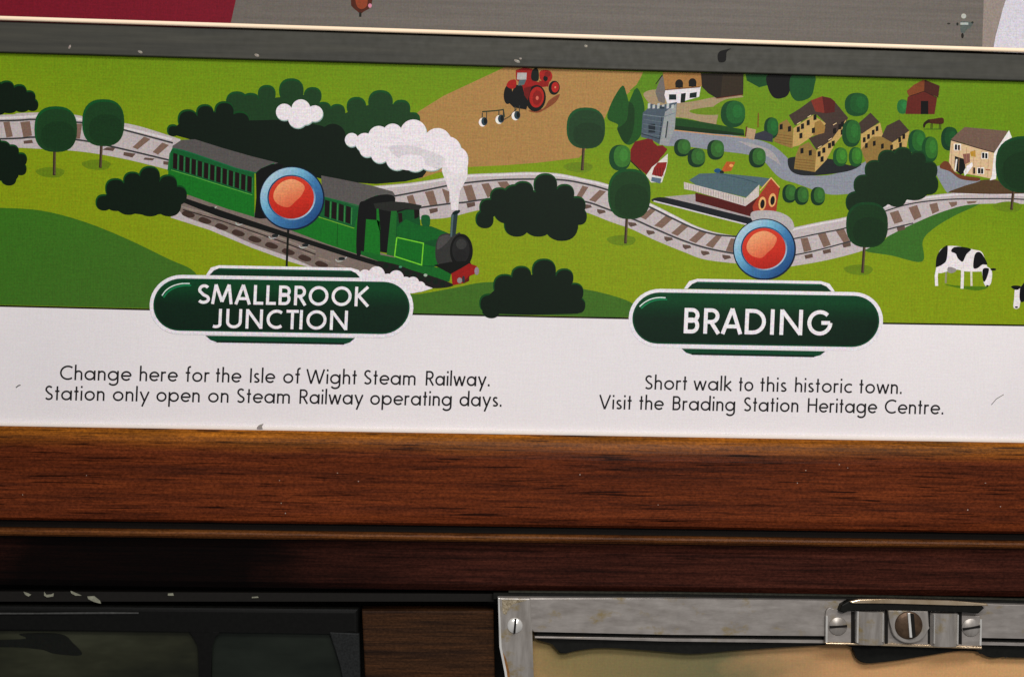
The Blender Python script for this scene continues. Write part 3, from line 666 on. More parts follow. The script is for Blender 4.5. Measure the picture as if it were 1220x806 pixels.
for x, y in ((1033, 665), (1130, 632)): A.ell((216, 168, 104), x, y, 36, 66, rot=.12); A.ell((26, 18, 18), x + 2, y + 4, 21, 44, rot=.12)
A.make('printed_station_building', panel)
# houses round the bend
BRF, TAN, TAN2 = (78, 62, 54), (148, 120, 62), (188, 158, 96)
A = Art(915, 110, 8.06)
A.blob((40, 44, 46), [(190, 680), (240, 620), (600, 640), (780, 700), (900, 690), (760, 760), (400, 800), (240, 770)])
A.poly(TAN, [(55, 470), (75, 400), (110, 300), (180, 260), (240, 345), (238, 540), (120, 500)])
A.poly(TAN2, [(235, 525), (245, 345), (430, 220), (560, 300), (400, 440), (300, 510)])
A.poly(BRF, [(200, 220), (300, 160), (410, 80), (520, 40), (640, 90), (770, 245), (660, 450), (580, 490), (465, 552), (390, 440), (500, 400), (555, 300), (470, 215), (430, 215), (260, 320)])
A.poly((158, 124, 62), [(430, 420), (450, 290), (500, 265), (550, 330), (540, 390)])
A.poly((136, 54, 38), [(412, 78), (520, 38), (560, 60), (540, 200), (455, 185)]); A.poly((96, 34, 28), [(520, 38), (600, 55), (645, 90), (640, 190), (545, 205)])
A.poly(TAN, [(250, 735), (265, 610), (300, 520), (390, 478), (465, 560), (450, 765)])
A.poly(TAN2, [(450, 765), (465, 560), (610, 455), (750, 262), (740, 380), (640, 500), (560, 650)])
for x, y in ((125, 330), (205, 350), (290, 355), (385, 290), (330, 325), (315, 415), (435, 365), (638, 370), (715, 305), (325, 560), (405, 580), (490, 590), (535, 555), (590, 510), (625, 490), (518, 640), (690, 330), (712, 380), (450, 240)):
    A.poly((24, 18, 16), [(x - 14, y - 20), (x + 16, y - 28), (x + 16, y + 24), (x - 14, y + 30)])
for x, y in ((300, 335), (400, 270), (500, 565), (600, 490), (645, 345)): A.line((222, 190, 150), .8, [(x - 20, y - 30), (x + 14, y - 50)])
for k in range(4): A.line((128, 88, 42), .6, [(70, 400 + 26 * k), (235, 425 + 26 * k)]); A.line((128, 88, 42), .6, [(262, 640 + 26 * k), (450, 660 + 26 * k)])
A.make('printed_terrace', panel)
A = Art(910, 0, K)
A.poly(TAN2, [(455, 625), (545, 575), (560, 640), (510, 690), (455, 700)]); A.poly(TAN, [(455, 700), (510, 640), (560, 640), (610, 670), (600, 745), (480, 765)]); A.poly(TAN2, [(600, 670), (683, 612), (668, 690), (602, 735)])
A.poly(BRF, [(430, 590), (500, 528), (542, 572), (458, 628)]); A.poly(BRF, [(552, 640), (575, 590), (635, 560), (682, 612), (602, 668)])
for x, y in ((470, 655), (490, 640), (480, 682), (517, 672), (555, 685), (598, 690), (512, 620), (530, 603), (636, 655), (655, 640), (640, 680), (610, 712)): A.poly((24, 18, 16), [(x - 6, y - 10), (x + 7, y - 13), (x + 7, y + 10), (x - 6, y + 13)])
A.make('printed_terrace', panel)
for x, y, rx, ry, c, d in ((435, 490, 56, 55, (30, 96, 42), (24, 84, 40)), (410, 625, 44, 64, (44, 108, 44), (24, 80, 40)), (718, 665, 42, 58, (44, 110, 44), (22, 84, 44)), (778, 700, 38, 60, (54, 116, 42), (24, 84, 40)), (870, 650, 40, 56, (26, 84, 40), (16, 70, 40)),
                       (358, 735, 34, 44, (62, 126, 40), (28, 90, 40)), (430, 735, 32, 46, (60, 124, 40), (28, 90, 40)), (35, 600, 34, 50, (34, 104, 46), (18, 70, 38)), (650, 500, 26, 34, (42, 120, 60), (40, 116, 56))):
    shrub(910 + x / K, y / K, rx / K, ry / K, c, d)
shrub(840 + 268 / 8.06, 80 + 450 / 8.06, 14.6, 16, (34, 104, 46), (20, 80, 40))
A = Art(840, 80, 8.06); A.poly((24, 84, 36), [(390, 68), (600, 70), (600, 175), (520, 195), (400, 130)]); A.blob((18, 16, 18), [(605, 72), (835, 74), (805, 250), (740, 298), (660, 292), (605, 200)]); A.blob((26, 88, 42), [(840, 72), (1045, 78), (1050, 180), (1010, 290), (880, 325), (815, 230)]); A.make('printed_dark_trees', panel)
A = Art(840, 80, 8.06); A.poly((60, 62, 74), [(480, 640), (570, 610), (650, 650), (650, 720), (470, 690)]); A.poly((176, 150, 116), [(400, 580), (490, 600), (470, 700), (390, 680)]); A.line((110, 60, 26), 1.6, [(400, 570), (388, 665)]); A.line((128, 86, 24), 1.4, [(512, 440), (508, 580)]); A.make('printed_gate', panel)
A = Art(1070, 90, 8.06)
A.poly((110, 42, 32), [(92, 205), (250, 150), (375, 215), (350, 372), (70, 370)]); A.poly((134, 74, 36), [(82, 150), (150, 90), (245, 40), (262, 60), (250, 155), (105, 205)]); A.poly((84, 40, 30), [(255, 40), (400, 100), (385, 212), (250, 155)])
A.rect((18, 12, 12), 218, 245, 290, 372); A.line((60, 24, 20), .8, [(110, 200), (250, 152), (375, 215)])
A.make('printed_shed', panel)
A = Art(1070, 90, 8.06); H = (84, 40, 20)
A.blob(H, [(285, 425), (330, 418), (420, 405), (440, 430), (425, 465), (330, 462), (280, 450)]); A.blob((50, 30, 16), [(240, 470), (262, 440), (300, 420), (300, 450), (268, 470), (255, 500), (243, 500)])
for x in (318, 330, 398, 412): A.line((50, 32, 18), .9, [(x, 455), (x - 4, 512)])
A.line((64, 110, 20), 1.0, [(250, 515), (420, 515)]); A.make('printed_horse', panel)
A = Art(1070, 140, 8.06)  # white gabled house
A.blob((96, 72, 46), [(470, 715), (600, 670), (760, 610), (940, 600), (1209, 680), (1300, 720), (1000, 735), (700, 730)]); A.blob(ROAD, [(345, 480), (480, 470), (560, 560), (790, 600), (640, 655), (500, 705), (470, 720), (390, 590)]); A.blob((120, 68, 40), [(400, 480), (440, 420), (500, 440), (540, 520), (640, 560), (780, 580), (760, 610), (600, 590), (500, 520)])
A.poly((204, 180, 142), [(508, 222), (700, 278), (935, 335), (905, 590), (760, 560), (540, 520), (488, 430)])
A.poly((122, 98, 84), [(508, 212), (570, 150), (640, 92), (1052, 130), (1000, 230), (925, 335), (760, 290), (640, 250)]); A.line((70, 44, 36), 1.0, [(508, 216), (760, 292), (925, 337)])
A.poly((218, 212, 208), [(1065, 122), (1092, 190), (1000, 320), (950, 400), (940, 590), (880, 604), (900, 560), (922, 340)])
for x, y in ((570, 285), (832, 365), (792, 512)):
    A.rect((230, 224, 214), x - 34, y - 32, x + 34, y + 32); A.rect((24, 24, 34), x - 26, y - 26, x - 3, y + 26); A.rect((24, 24, 34), x + 4, y - 22, x + 26, y + 28)
A.poly((22, 26, 26), [(545, 370), (640, 400), (650, 520), (600, 550), (540, 500)]); A.poly((226, 220, 220), [(630, 520), (655, 470), (710, 430), (720, 460), (670, 530), (640, 560)]); A.poly((220, 214, 206), [(555, 400), (570, 400), (555, 510), (540, 510)])
A.poly((186, 144, 40), [(690, 330), (742, 315), (745, 380), (700, 372)]); A.poly((142, 96, 84), [(620, 350), (690, 345), (690, 430), (640, 450)]); A.rect((24, 24, 28), 716, 480, 740, 540); A.line((160, 70, 40), 1.2, [(840, 500), (885, 505)])
for k in range(6): A.line((170, 134, 100), .5, [(520 + k * 70, 250 + k * 18), (510 + k * 70, 500 + k * 14)])
A.make('printed_white_gabled_house', panel)

tree(698, 152.6, 46, 49, 695.4, 178, 693.6, 203, (38, 76, 42), (26, 92, 46))
tree(749.7, 231, 51, 60, 747, 261, 745, 290, (32, 74, 34), (20, 90, 40))
bush(910, 190, K, [(435, 200, 52), (470, 120, 50), (520, 50, 48), (580, 0, 46), (650, -15, 44), (720, 0, 40), (770, 50, 44), (770, 115, 48), (700, 110, 80), (600, 110, 100), (520, 150, 80), (620, 170, 50)], body=[(400, 200), (470, 100), (560, 20), (700, -10), (790, 60), (790, 140), (620, 190), (480, 235)], dark=(22, 52, 26), rim=(18, 70, 32))
tree(1033, 267.6, 50, 54, 1030, 294, 1027.5, 325, (26, 66, 30), (20, 76, 36))
tree(1223, 196, 74, 68, 1207.5, 230, 1205, 250, (28, 70, 34), (18, 80, 40))

# ---- cows
def cow_a():
    A = Art(1090, 280, 9.26); CW = (222, 214, 214); CB = (18, 20, 24)
    A.blob((86, 128, 10), [(330, 540), (500, 560), (800, 570), (700, 610), (520, 590), (380, 560)])
    A.line((150, 148, 120), 2.2, [(345, 400), (340, 530)]); A.line((206, 200, 188), 2.4, [(622, 400), (625, 560)])
    A.blob(CW, [(235, 350), (260, 200), (310, 140), (390, 118), (520, 130), (650, 160), (740, 190), (790, 320), (800, 380), (740, 400), (560, 400), (470, 380), (360, 400), (280, 420), (240, 400)], n=4)
    A.line(CW, 3.6, [(248, 380), (235, 450), (240, 560)]); A.line(CW, 3.6, [(525, 390), (525, 460), (520, 590)])
    A.blob(CB, [(230, 345), (240, 240), (280, 170), (330, 125), (362, 125), (350, 270), (310, 320), (250, 350)], n=4)
    A.blob(CB, [(400, 180), (430, 135), (520, 130), (620, 155), (570, 210), (535, 285), (510, 290), (470, 250), (450, 205)], n=4)
    A.blob(CB, [(645, 360), (650, 260), (670, 200), (710, 185), (750, 220), (800, 320), (745, 325), (690, 365)], n=4)
    A.blob(CW, [(740, 350), (800, 350), (850, 400), (842, 520), (810, 560), (775, 555), (750, 480)], n=4)
    A.blob(CB, [(750, 375), (810, 365), (815, 400), (790, 480), (765, 515), (748, 480)], n=4); A.ell(CB, 865, 378, 32, 14); A.ell(CB, 800, 560, 14, 10)
    A.blob((150, 146, 142), [(360, 400), (370, 350), (450, 370), (450, 400), (400, 420)], n=3)
    A.make('printed_cow', panel)
cow_a()
A = Art(1090, 280, 9.26); CW = (222, 214, 214); CB = (18, 20, 24)
A.blob(CW, [(1110, 580), (1180, 560), (1300, 480), (1700, 500), (1740, 700), (1500, 820), (1300, 760), (1180, 700), (1150, 800), (1090, 800), (1095, 700)], n=4)
A.blob(CB, [(1060, 570), (1100, 555), (1170, 565), (1140, 600), (1100, 600)], n=4); A.blob(CB, [(1160, 590), (1185, 550), (1230, 500), (1260, 560), (1230, 700), (1180, 740), (1155, 700)], n=4); A.ell(CB, 1120, 795, 18, 10)
A.blob(CB, [(1400, 500), (1560, 495), (1600, 600), (1480, 660)], n=4)
for x in (1330, 1460, 1600, 1700): A.line(CW, 3.4, [(x, 720), (x, 900)])
A.make('printed_cow', panel)

# ---- station marker buttons
def marker(cx, cy, r, stem=None):
    A = Art()
    if stem: A.line((24, 30, 22), 2.6, stem)
    rim = gradink(None, None, (cx - r * .75, cy - r * .75), (cx + r * .75, cy + r * .75), 0, [(0, (176, 192, 206)), (0.3, (120, 178, 200)), (0.55, (70, 130, 176)), (1, (26, 74, 132))])
    A.ell((22, 40, 66), cx, cy, r, r * .975, n=48); A.ell(rim, cx - .3, cy - .4, r - 1.6, r * .975 - 1.6, n=48)
    A.ell(gradink(None, None, (cx - r * .5, cy - r * .5), (cx + r * .5, cy + r * .5), 0, [(0, (28, 74, 104)), (0.6, (60, 110, 150)), (1, (170, 190, 208))]), cx - .6, cy - 1, r * .735, r * .69, n=48)
    m = A.make('printed_station_marker', panel)
    A = Art()
    A.ell(gradink(None, None, (cx, cy - r * .6), (cx + r * .25, cy + r * .65), 0, [(0, (206, 66, 42)), (0.6, (196, 48, 30)), (1, (176, 38, 24))]), cx - .6, cy - 1, r * .69, r * .65, n=48)
    hi = gradink(None, None, (cx - r * .25, cy - r * .45), (cx + r * .15, cy + r * .4), 0, [(0, (228, 160, 112)), (0.5, (218, 124, 84)), (1, (206, 76, 46))])
    A.blob(hi, [(cx - r * .52, cy - r * .25), (cx - r * .3, cy - r * .5), (cx + r * .05, cy - r * .58), (cx + r * .38, cy - r * .38), (cx + r * .3, cy - r * .1), (cx + r * .1, cy + r * .1), (cx - r * .1, cy + r * .27), (cx - r * .4, cy + r * .2), (cx - r * .56, cy)])
    A.make('red_button', m)
marker(347.8, 236.2, 39, [(343.5, 270), (341.5, 318)])
A = Art(910, 190, 3.932); A.blob((178, 172, 172), [(-60, 250), (0, 238), (70, 246), (125, 275), (142, 320), (110, 340), (60, 330), (-40, 300)]); A.make('printed_platform_end', panel)
marker(910.8, 297, 37.6)

# ---- stroke lettering in the style of the map
def glyphs(w):
    h = w / 2; X = 0.68
    def arc(cx, cy, rx, ry, a0, a1, n=None):
        n = n or max(6, int(abs(a1 - a0) / 14)); return [(cx + rx * math.cos(R(a0 + (a1 - a0) * i / n)), cy + ry * math.sin(R(a0 + (a1 - a0) * i / n))) for i in range(n + 1)]
    def seg(*p): return list(p)
    T, B = 1 - h, h; rx = X / 2 - h; cx = X / 2; cy = X / 2
    bowl = arc(cx - .02, cy, rx, rx, 0, 360, 28)
    G = {}
    G['S'] = (0.52, [arc(.27, 1 - h - .21, .19, .21, 35, 200) + arc(.27, .26 + .02, .22, .26 - h + .0, 95, 95, 1)[:1] + arc(.26, .25, .21, .25 - h, 60, -150)])
    G['M'] = (0.92, [seg((h + .0, 0), (.19, 1)), seg((.19, 1), (.46, .12)), seg((.46, .12), (.73, 1)), seg((.73, 1), (.92 - h, 0))])
    G['A'] = (0.82, [seg((h, 0), (.41, 1)), seg((.41, 1), (.82 - h, 0)), seg((.17, .30), (.65, .30))])
    G['L'] = (0.45, [seg((h, 1), (h, 0)), seg((h, h), (.45, h))])
    G['B'] = (0.56, [seg((h, 0), (h, 1)), [(h, T), (.28, T)] + arc(.28, T - .215, .20, .215, 90, -90) + [(h, T - .43)], [(h, B + .47), (.30, B + .47)] + arc(.30, B + .235, .56 - h - .30, .235, 90, -90) + [(h, B)]])
    G['R'] = (0.58, [seg((h, 0), (h, 1)), [(h, T), (.28, T)] + arc(.28, T - .23, .22, .23, 90, -90) + [(h, T - .46)], seg((.26, .48), (.56, 0))])
    G['O'] = (1.0, [arc(.5, .5, .5 - h, .5 - h, 0, 360, 36)])
    G['K'] = (0.62, [seg((h, 0), (h, 1)), seg((.58, 1), (h + .03, .48)), seg((h + .08, .56), (.61, 0))])
    G['J'] = (0.36, [[(.36 - h, 1), (.36 - h, .22)] + arc(.36 - h - .17, .2, .17, .2 - h, 0, -130)])
    G['U'] = (0.70, [[(h, 1), (h, .35)] + arc(.35, .35, .35 - h, .35 - h, 180, 360) + [(.70 - h, 1)]])
    G['N'] = (0.78, [seg((h, 0), (h, 1)), seg((h, .97), (.78 - h, .03)), seg((.78 - h, 0), (.78 - h, 1))])
    G['C'] = (0.78, [arc(.5, .5, .5 - h, .5 - h, 52, 308)])
    G['T'] = (0.46, [seg((0, T), (.46, T)), seg((.23, T), (.23, 0))])
    G['I'] = (w, [seg((h, 0), (h, 1))])
    G['D'] = (0.78, [seg((h, 0), (h, 1)), [(h, T), (.30, T)] + arc(.30, .5, .78 - h - .30, .5 - h, 90, -90) + [(h, B)]])
    G['G'] = (0.98, [arc(.5, .5, .5 - h, .5 - h, 45, 360), seg((.98 - h + .0, .5), (.56, .5))])
    G['W'] = (1.18, [seg((.03, 1), (.32, 0)), seg((.32, 0), (.59, .95)), seg((.59, .95), (.86, 0)), seg((.86, 0), (1.15, 1))])
    G['V'] = (0.76, [seg((.03, 1), (.38, 0)), seg((.38, 0), (.73, 1))])
    G['H'] = (0.68, [seg((h, 0), (h, 1)), seg((.68 - h, 0), (.68 - h, 1)), seg((h, .53), (.68 - h, .53))])
    st = X - h + .0; AS = 1.06
    G['a'] = (X, [bowl, seg((st, 0), (st, X))])
    G['d'] = (X, [bowl, seg((st, 0), (st, AS))])
    G['g'] = (X, [bowl, [(st, X), (st, -.05)] + arc(cx, -.05, rx, .24, 0, -150)])
    G['b'] = (X, [bowl, seg((h, 0), (h, AS))]); G['p'] = (X, [[(x + .04, y) for x, y in bowl], seg((h, X), (h, -.34))])
    G['o'] = (X - .02, [[(x + .02, y) for x, y in bowl]])
    G['c'] = (0.52, [arc(cx, cy, rx, rx, 50, 310)])
    G['e'] = (0.62, [arc(cx - .01, cy, rx, rx, 0, 320), seg((h, cy), (cx - .01 + rx, cy))])
    G['f'] = (0.30, [[(.10 + h, 0), (.10 + h, .88)] + arc(.10 + h + .13, .88, .13, .15, 180, 70), seg((0, X - h), (.30, X - h))])
    G['h'] = (0.50, [seg((h, 0), (h, AS)), [(h, .38)] + arc(.25, X - .25, .25 - h, .25 - h, 180, 0) + [(.50 - h, 0)]])
    G['n'] = (0.50, [seg((h, 0), (h, X)), [(h, .38)] + arc(.25, X - .25, .25 - h, .25 - h, 180, 0) + [(.50 - h, 0)]])
    G['m'] = (0.84, [seg((h, 0), (h, X)), [(h, .38)] + arc(.235, X - .21, .235 - h, .21 - h, 180, 0) + [(.47 - h, 0)], [(.47 - h, .38)] + arc(.60, X - .21, .60 - .47 + h, .21 - h, 180, 0) + [(.73 + h, 0)]])
    G['i'] = (w, [seg((h, 0), (h, X)), seg((h, .86), (h, .86 + w * 1.15))])
    G['l'] = (w, [seg((h, 0), (h, AS))])
    G['k'] = (0.50, [seg((h, 0), (h, AS)), seg((.46, X), (h + .02, .30)), seg((h + .06, .38), (.50, 0))])
    G['r'] = (0.32, [seg((h, 0), (h, X)), [(h, .36)] + arc(.24, X - .22, .24 - h, .22 - h, 180, 60)])
    G['s'] = (0.38, [arc(.20, X - h - .13, .13, .13, 35, 220) + arc(.19, .17, .15, .17 - h, 50, -150)])
    G['t'] = (0.28, [seg((.14, 0), (.14, .96)), seg((0, X - h), (.28, X - h))])
    G['w'] = (0.84, [seg((.03, X), (.22, 0)), seg((.22, 0), (.42, X - .02)), seg((.42, X - .02), (.62, 0)), seg((.62, 0), (.81, X))])
    G['y'] = (0.58, [seg((.03, X), (.30, .02)), seg((.55, X), (.16, -.34))])
    G['.'] = (w * 1.2, [seg((h * 1.2, 0), (h * 1.2, w * 1.25))])
    return G
def word(A, c, txt, xa, xb, size, ybase, slope, xref, w, shear=0.045, boxes=None):
    G = glyphs(w); gap = 0.13
    if boxes is None:
        tot = sum(G[ch][0] for ch in txt) + gap * (len(txt) - 1) - 0.0
        k = (xb - xa) / (tot * size); x = xa; boxes = []
        for ch in txt:
            boxes.append((x, x + G[ch][0] * size * k)); x += (G[ch][0] + gap) * size * k
    for ch, (a, b_) in zip(txt, boxes):
        gw, strokes = G[ch]; sx = (b_ - a) / gw
        for st in strokes:
            pts = [(a + u * sx + shear * v * size, ybase + slope * (a + u * sx - xref) - v * size) for u, v in st]
            A.line(c, w * size, pts)
def caption(words, size, y, slope, xref, name_label):
    A = Art(); 
    for t, a, b_ in words: word(A, (44, 42, 44), t, a, b_, size, y, slope, xref, 0.122)
    A.make('printed_caption', panel, name_label)
caption([('Change', 70.9, 155.8), ('here', 166, 211), ('for', 220.7, 249), ('the', 256.8, 286.7), ('Isle', 297.5, 327), ('of', 337, 356.8), ('Wight', 364.7, 424.6), ('Steam', 433, 494.7), ('Railway.', 507, 583.4)], 17.4, 452.3, .0151, 71, 'dark line of text reading Change here for the Isle of Wight Steam Railway.')
caption([('Station', 53, 124.4), ('only', 134, 177.4), ('open', 186, 237.8), ('on', 247.5, 272.2), ('Steam', 281.7, 345), ('Railway', 356.5, 432.2), ('operating', 440.7, 538), ('days.', 547.5, 597.6)], 17.4, 476.3, .0147, 55, 'dark line of text reading Station only open on Steam Railway operating days.')
caption([('Short', 767.9, 818.2), ('walk', 826.3, 871.2), ('to', 880, 897), ('this', 905.5, 936.8), ('historic', 946.8, 1014.6), ('town.', 1023.5, 1074.4)], 17.0, 463.6, .0180, 768, 'dark line of text reading Short walk to this historic town.')
caption([('Visit', 713.6, 752.2), ('the', 761.3, 790), ('Brading', 801, 875.7), ('Station', 885.7, 951), ('Heritage', 962, 1044.2), ('Centre.', 1053.7, 1124)], 17.0, 487.0, .0158, 714, 'dark line of text reading Visit the Brading Station Heritage Centre.')

def plate(L_, T_, Rr, B_, sl, up_t, lo_t, hl):
    """rounded green name plate; L_/Rr inner ends, T_/B_ inner top and bottom at the left, sl slope"""
    def loz(g):
        pts = []; r = (B_ - T_) / 2 + g; cyL = (T_ + B_) / 2; x0 = L_ + (B_ - T_) / 2 * 1.02; x1 = Rr - (B_ - T_) / 2 * 1.02
        for i in range(19): a = R(90 + 180 * i / 18); pts.append((x0 + r * 1.04 * math.cos(a), cyL - r * math.sin(a) * 1.0))
        for i in range(19): a = R(-90 + 180 * i / 18); pts.append((x1 + r * 1.04 * math.cos(a), cyL - r * math.sin(a)))
        return [(x + 0.05 * (cyL - y), y + sl * (x - L_)) for x, y in pts]
    def tab(pts, g, upper):
        (ax, ay), (bx, by), (cx_, cy_), (dx, dy) = pts
        s_ = -1 if upper else 1
        return [(ax - g * 1.2, ay), (ax + (bx - ax) * .45 - g, (ay + by) / 2 + s_ * g + s_ * 1.4), (bx, by + s_ * g), (cx_, cy_ + s_ * g), (cx_ + (dx - cx_) * .55 + g, (cy_ + dy) / 2 + s_ * g + s_ * 1.4), (dx + g * 1.2, dy)]
    OUT = (222, 216, 222)
    A = Art(); A.poly(OUT, tab(up_t, 3.4, True)); A.poly(OUT, tab(lo_t, 2.4, False)); A.poly(OUT, loz(4.2))
    A.poly((12, 64, 42), tab(up_t, 0, True)); A.poly((12, 80, 52), tab(lo_t, 0, False))
    A.line((16, 100, 68), 1.3, [(up_t[1][0], up_t[1][1] + 1), (up_t[2][0], up_t[2][1] + 1)]); A.line((16, 48, 34), 2.2, [(lo_t[1][0], lo_t[1][1] - .6), (lo_t[2][0], lo_t[2][1] - .6)])
    A.poly((14, 84, 54), loz(0))
    hgt = B_ - T_
    body = gradink(None, None, (600, T_ + sl * (600 - L_)), (600 - sl * hgt, B_ + sl * (600 - L_)), 0, [(0, (8, 78, 46)), (0.14, (14, 80, 44)), (0.34, (12, 62, 36)), (0.5, (16, 50, 32)), (1, (14, 46, 30))])
    A.poly(body, loz(-1.6))
    A.line((206, 222, 214), 1.3, hl, True)
    A.line((20, 132, 84), 2.0, [(x + 1.8, y + 2.2) for x, y in hl], True)
    return A.make('printed_name_plate', panel)
p1 = plate(183.2, 331, 487.5, 393.4, .0165, [(249.5, 327.6), (261, 319.3), (418, 322.3), (429, 330.6)], [(245, 399.6), (258, 407.2), (410, 409.8), (423, 402.4)], [(193, 352), (198, 345.5), (206, 340.5), (216, 337.8), (226, 337.6)])
p2 = plate(754, 347.6, 1047, 408.8, .0170, [(819, 343.8), (831, 335.4), (978, 338.2), (990.5, 347)], [(812, 415), (824, 422), (970, 424.8), (983.5, 418.2)], [(762, 365), (768, 360), (776, 356), (785, 354.3), (793, 354.6)])
TW = (228, 222, 226)
A = Art(); word(A, TW, 'SMALLBROOK', 0, 0, 23.2, 361.6, .0160, 235, .152, boxes=[(235, 249.5), (251, 277.5), (279, 299), (301.5, 313.5), (316.5, 328.5), (331.5, 346), (350, 364), (367.3, 390.8), (394.5, 418.4), (422, 438.6)])
word(A, TW, 'JUNCTION', 0, 0, 23.0, 390.6, .0150, 254, .152, boxes=[(253.5, 264), (268.6, 288), (292, 312.8), (317, 335.5), (340.5, 355), (356.3, 360.2), (364.5, 388.6), (392.4, 414)])
A.make('printed_lettering', p1, 'white capitals reading SMALLBROOK JUNCTION')
A = Art(); word(A, TW, 'BRADING', 0, 0, 30.2, 396.8, .0165, 815, .150, boxes=[(814.2, 832.8), (837.6, 856.6), (858.4, 884.4), (886.8, 912), (917, 922), (928, 956), (961.3, 990.4)])
A.make('printed_lettering', p2, 'white capitals reading BRADING')
# small scratches on the white part
A = Art(); A.line((70, 66, 62), 1.2, [(19, 461.5), (22, 459), (24.5, 458.5)]); A.make('pen_mark', panel)
A = Art(); A.line((120, 116, 112), .8, [(1181, 482), (1187, 475), (1196, 469.5)]); A.make('pen_mark', panel)
# clear lip at the lower edge
lipc = plain('pale_plastic_lip', L3((222, 214, 208), 1.0), 0.3, 0.03)
slab('bottom_lip', [(-240, 499.2), (1460, 526.6), (1460, 532.5), (-240, 505.2)], -0.0032, -0.0030 + 0.003, lipc, panel, 0.0008)
A = Art(Y=-0.0032); A.blob((150, 142, 138), [(306, 511), (308, 506.5), (314, 504.5), (312, 508), (313, 511)], n=3); A.make('dirt_speck', panel)

# ================================================================== wooden rail
WL, WM_, WD = (0.165, 0.036, 0.009), (0.105, 0.022, 0.0065), (0.045, 0.011, 0.005)
wm = wood('varnished_mahogany', WL, WM_, WD, 0.34, worn=Z(518.3, -0.010))  # worn gives the height of the painted top-edge highlight
wm2 = wood('bead_mahogany', (0.16, 0.062, 0.016), (0.12, 0.042, 0.011), (0.06, 0.02, 0.007), 0.3, 0.5)
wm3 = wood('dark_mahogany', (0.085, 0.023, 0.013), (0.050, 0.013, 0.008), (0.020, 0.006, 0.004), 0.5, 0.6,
           painted_shade=[(0.0, (0.75, .75, .75)), (0.13, (0.5, .5, .5)), (0.24, (0.05, .05, .05)), (0.40, (0.05, .05, .05)), (0.56, (0.75, .75, .75)), (1, (1, 1, 1))])  # board's dark stretch left of centre is painted shade
Yw = -0.010
rail = thing('wooden_rail', P(610, 580, Yw), 'polished reddish brown wooden rail under the route map', 'wooden rail')
zt, zb = Z(518.3, Yw), Z(627.5, Yw)
extr('rail_board', [(0.002, zt + .0004), (Yw + .0048, zt + .0002), (Yw + .0034, zt - .0008), (Yw + .0020, zt - .0022), (Yw + .0010, zt - .0040), (Yw + .0003, zt - .0065), (Yw - .0001, zt - .0095), (Yw - .0004, zt - .014), (Yw - .0004, zb + .006), (Yw + .0004, zb + .0016), (Yw + .0026, zb), (0.002, zb)], XL, XR, wm, rail)
zb2, zb3 = Z(637, Yw), Z(646, Yw)
extr('groove', [(0.003, zb - .00001), (-.0035, zb - .0001), (-.0035, zb2 + .0001), (0.003, zb2)], XL, XR, plain('groove_shade', (0.006, 0.004, 0.003), .6), rail)  # near-black colour paints in the groove's shade
extr('bead', [(0.003, zb2 - .0001), (Yw + .003, zb2 - .0001), (Yw + .0006, zb2 - .0008), (Yw, zb2 - .0019), (Yw + .0003, zb2 - .0032), (Yw + .0018, zb3), (0.003, zb3)], XL, XR, wm2, rail, smooth=False)
zl0, zl1 = zb3 - .0001, Z(704, 0.0)
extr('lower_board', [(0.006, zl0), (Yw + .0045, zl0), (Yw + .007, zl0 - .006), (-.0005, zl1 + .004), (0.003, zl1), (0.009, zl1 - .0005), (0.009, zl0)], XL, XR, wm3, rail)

# ================================================================== bottom left: dark double window
blk = plain('black_window_rubber', (0.0032, 0.0032, 0.0028), 0.45, 0.3)
dwin = thing('dark_window', P(200, 760, 0.004), 'unlit black framed window with rounded panes at the lower left', 'window')
slab('frame_top_rail', [(-240, 718), (428, 724), (428, 757), (395, 754.5), (230, 752), (-240, 750)], 0.005, 0.014, blk, dwin, 0.003, seg=4)
slab('mullion', [(222, 750), (264, 752), (256, 757), (252, 768), (251, 830), (238, 830), (237, 768), (231, 757)], 0.0052, 0.014, blk, dwin, 0.0006)
slab('frame_side_rail', [(392, 752), (428, 754), (430, 830), (412, 830), (405, 790)], 0.0048, 0.014, plain('dusty_black_rubber', (0.012, 0.013, 0.013), 0.6, 0.5, scale=900), dwin, 0.0008)
mg, nt, b = newmat('dark_window_glass')
nz = noise(nt, pos(nt, (12, 1, 35)), 1.0, 4, 0.6)
nt.links.new(ramp(nt, nz, [(0.3, (0.006, 0.007, 0.004)), (0.5, (0.018, 0.019, 0.010)), (0.7, (0.034, 0.036, 0.021))]), b.inputs['Base Color'])
b.inputs['Roughness'].default_value = 0.35; b.inputs['Specular IOR Level'].default_value = 0.2
slab('pane', [(-240, 740), (245, 745), (245, 830), (-240, 830)], 0.0085, 0.012, mg, dwin)
mg2, nt, b = newmat('dark_window_glass_dim')
nz = noise(nt, pos(nt, (12, 1, 35), (5, 0, 0)), 1.0, 4, 0.6)
nt.links.new(ramp(nt, nz, [(0.3, (0.004, 0.006, 0.004)), (0.7, (0.014, 0.018, 0.013))]), b.inputs['Base Color']); b.inputs['Roughness'].default_value = 0.35; b.inputs['Specular IOR Level'].default_value = 0.2
slab('pane', [(245.5, 745), (410, 748), (410, 830), (245.5, 830)], 0.0085, 0.012, mg2, dwin)
A = Art(0, 660, 3.8125, 0.0083)
A.blob((28, 30, 26), [(-400, 390), (90, 385), (90, 360), (270, 360), (330, 400), (370, 455), (250, 450), (180, 430), (0, 420), (-400, 440)]); A.make('dark_streak', dwin)
slab('ledge_highlight', [(-240, 729), (45, 729.5), (120, 728.5), (165, 729), (165, 730.6), (110, 730.8), (-240, 732)], 0.0040, 0.0048, plain('grey_highlight', (0.05, 0.05, 0.048), .5, .4, scale=250), dwin)  # pale strip painted as the highlight line of the ledge
chipm = plain('pale_paint', (0.20, 0.20, 0.15), 0.6, 0.25)
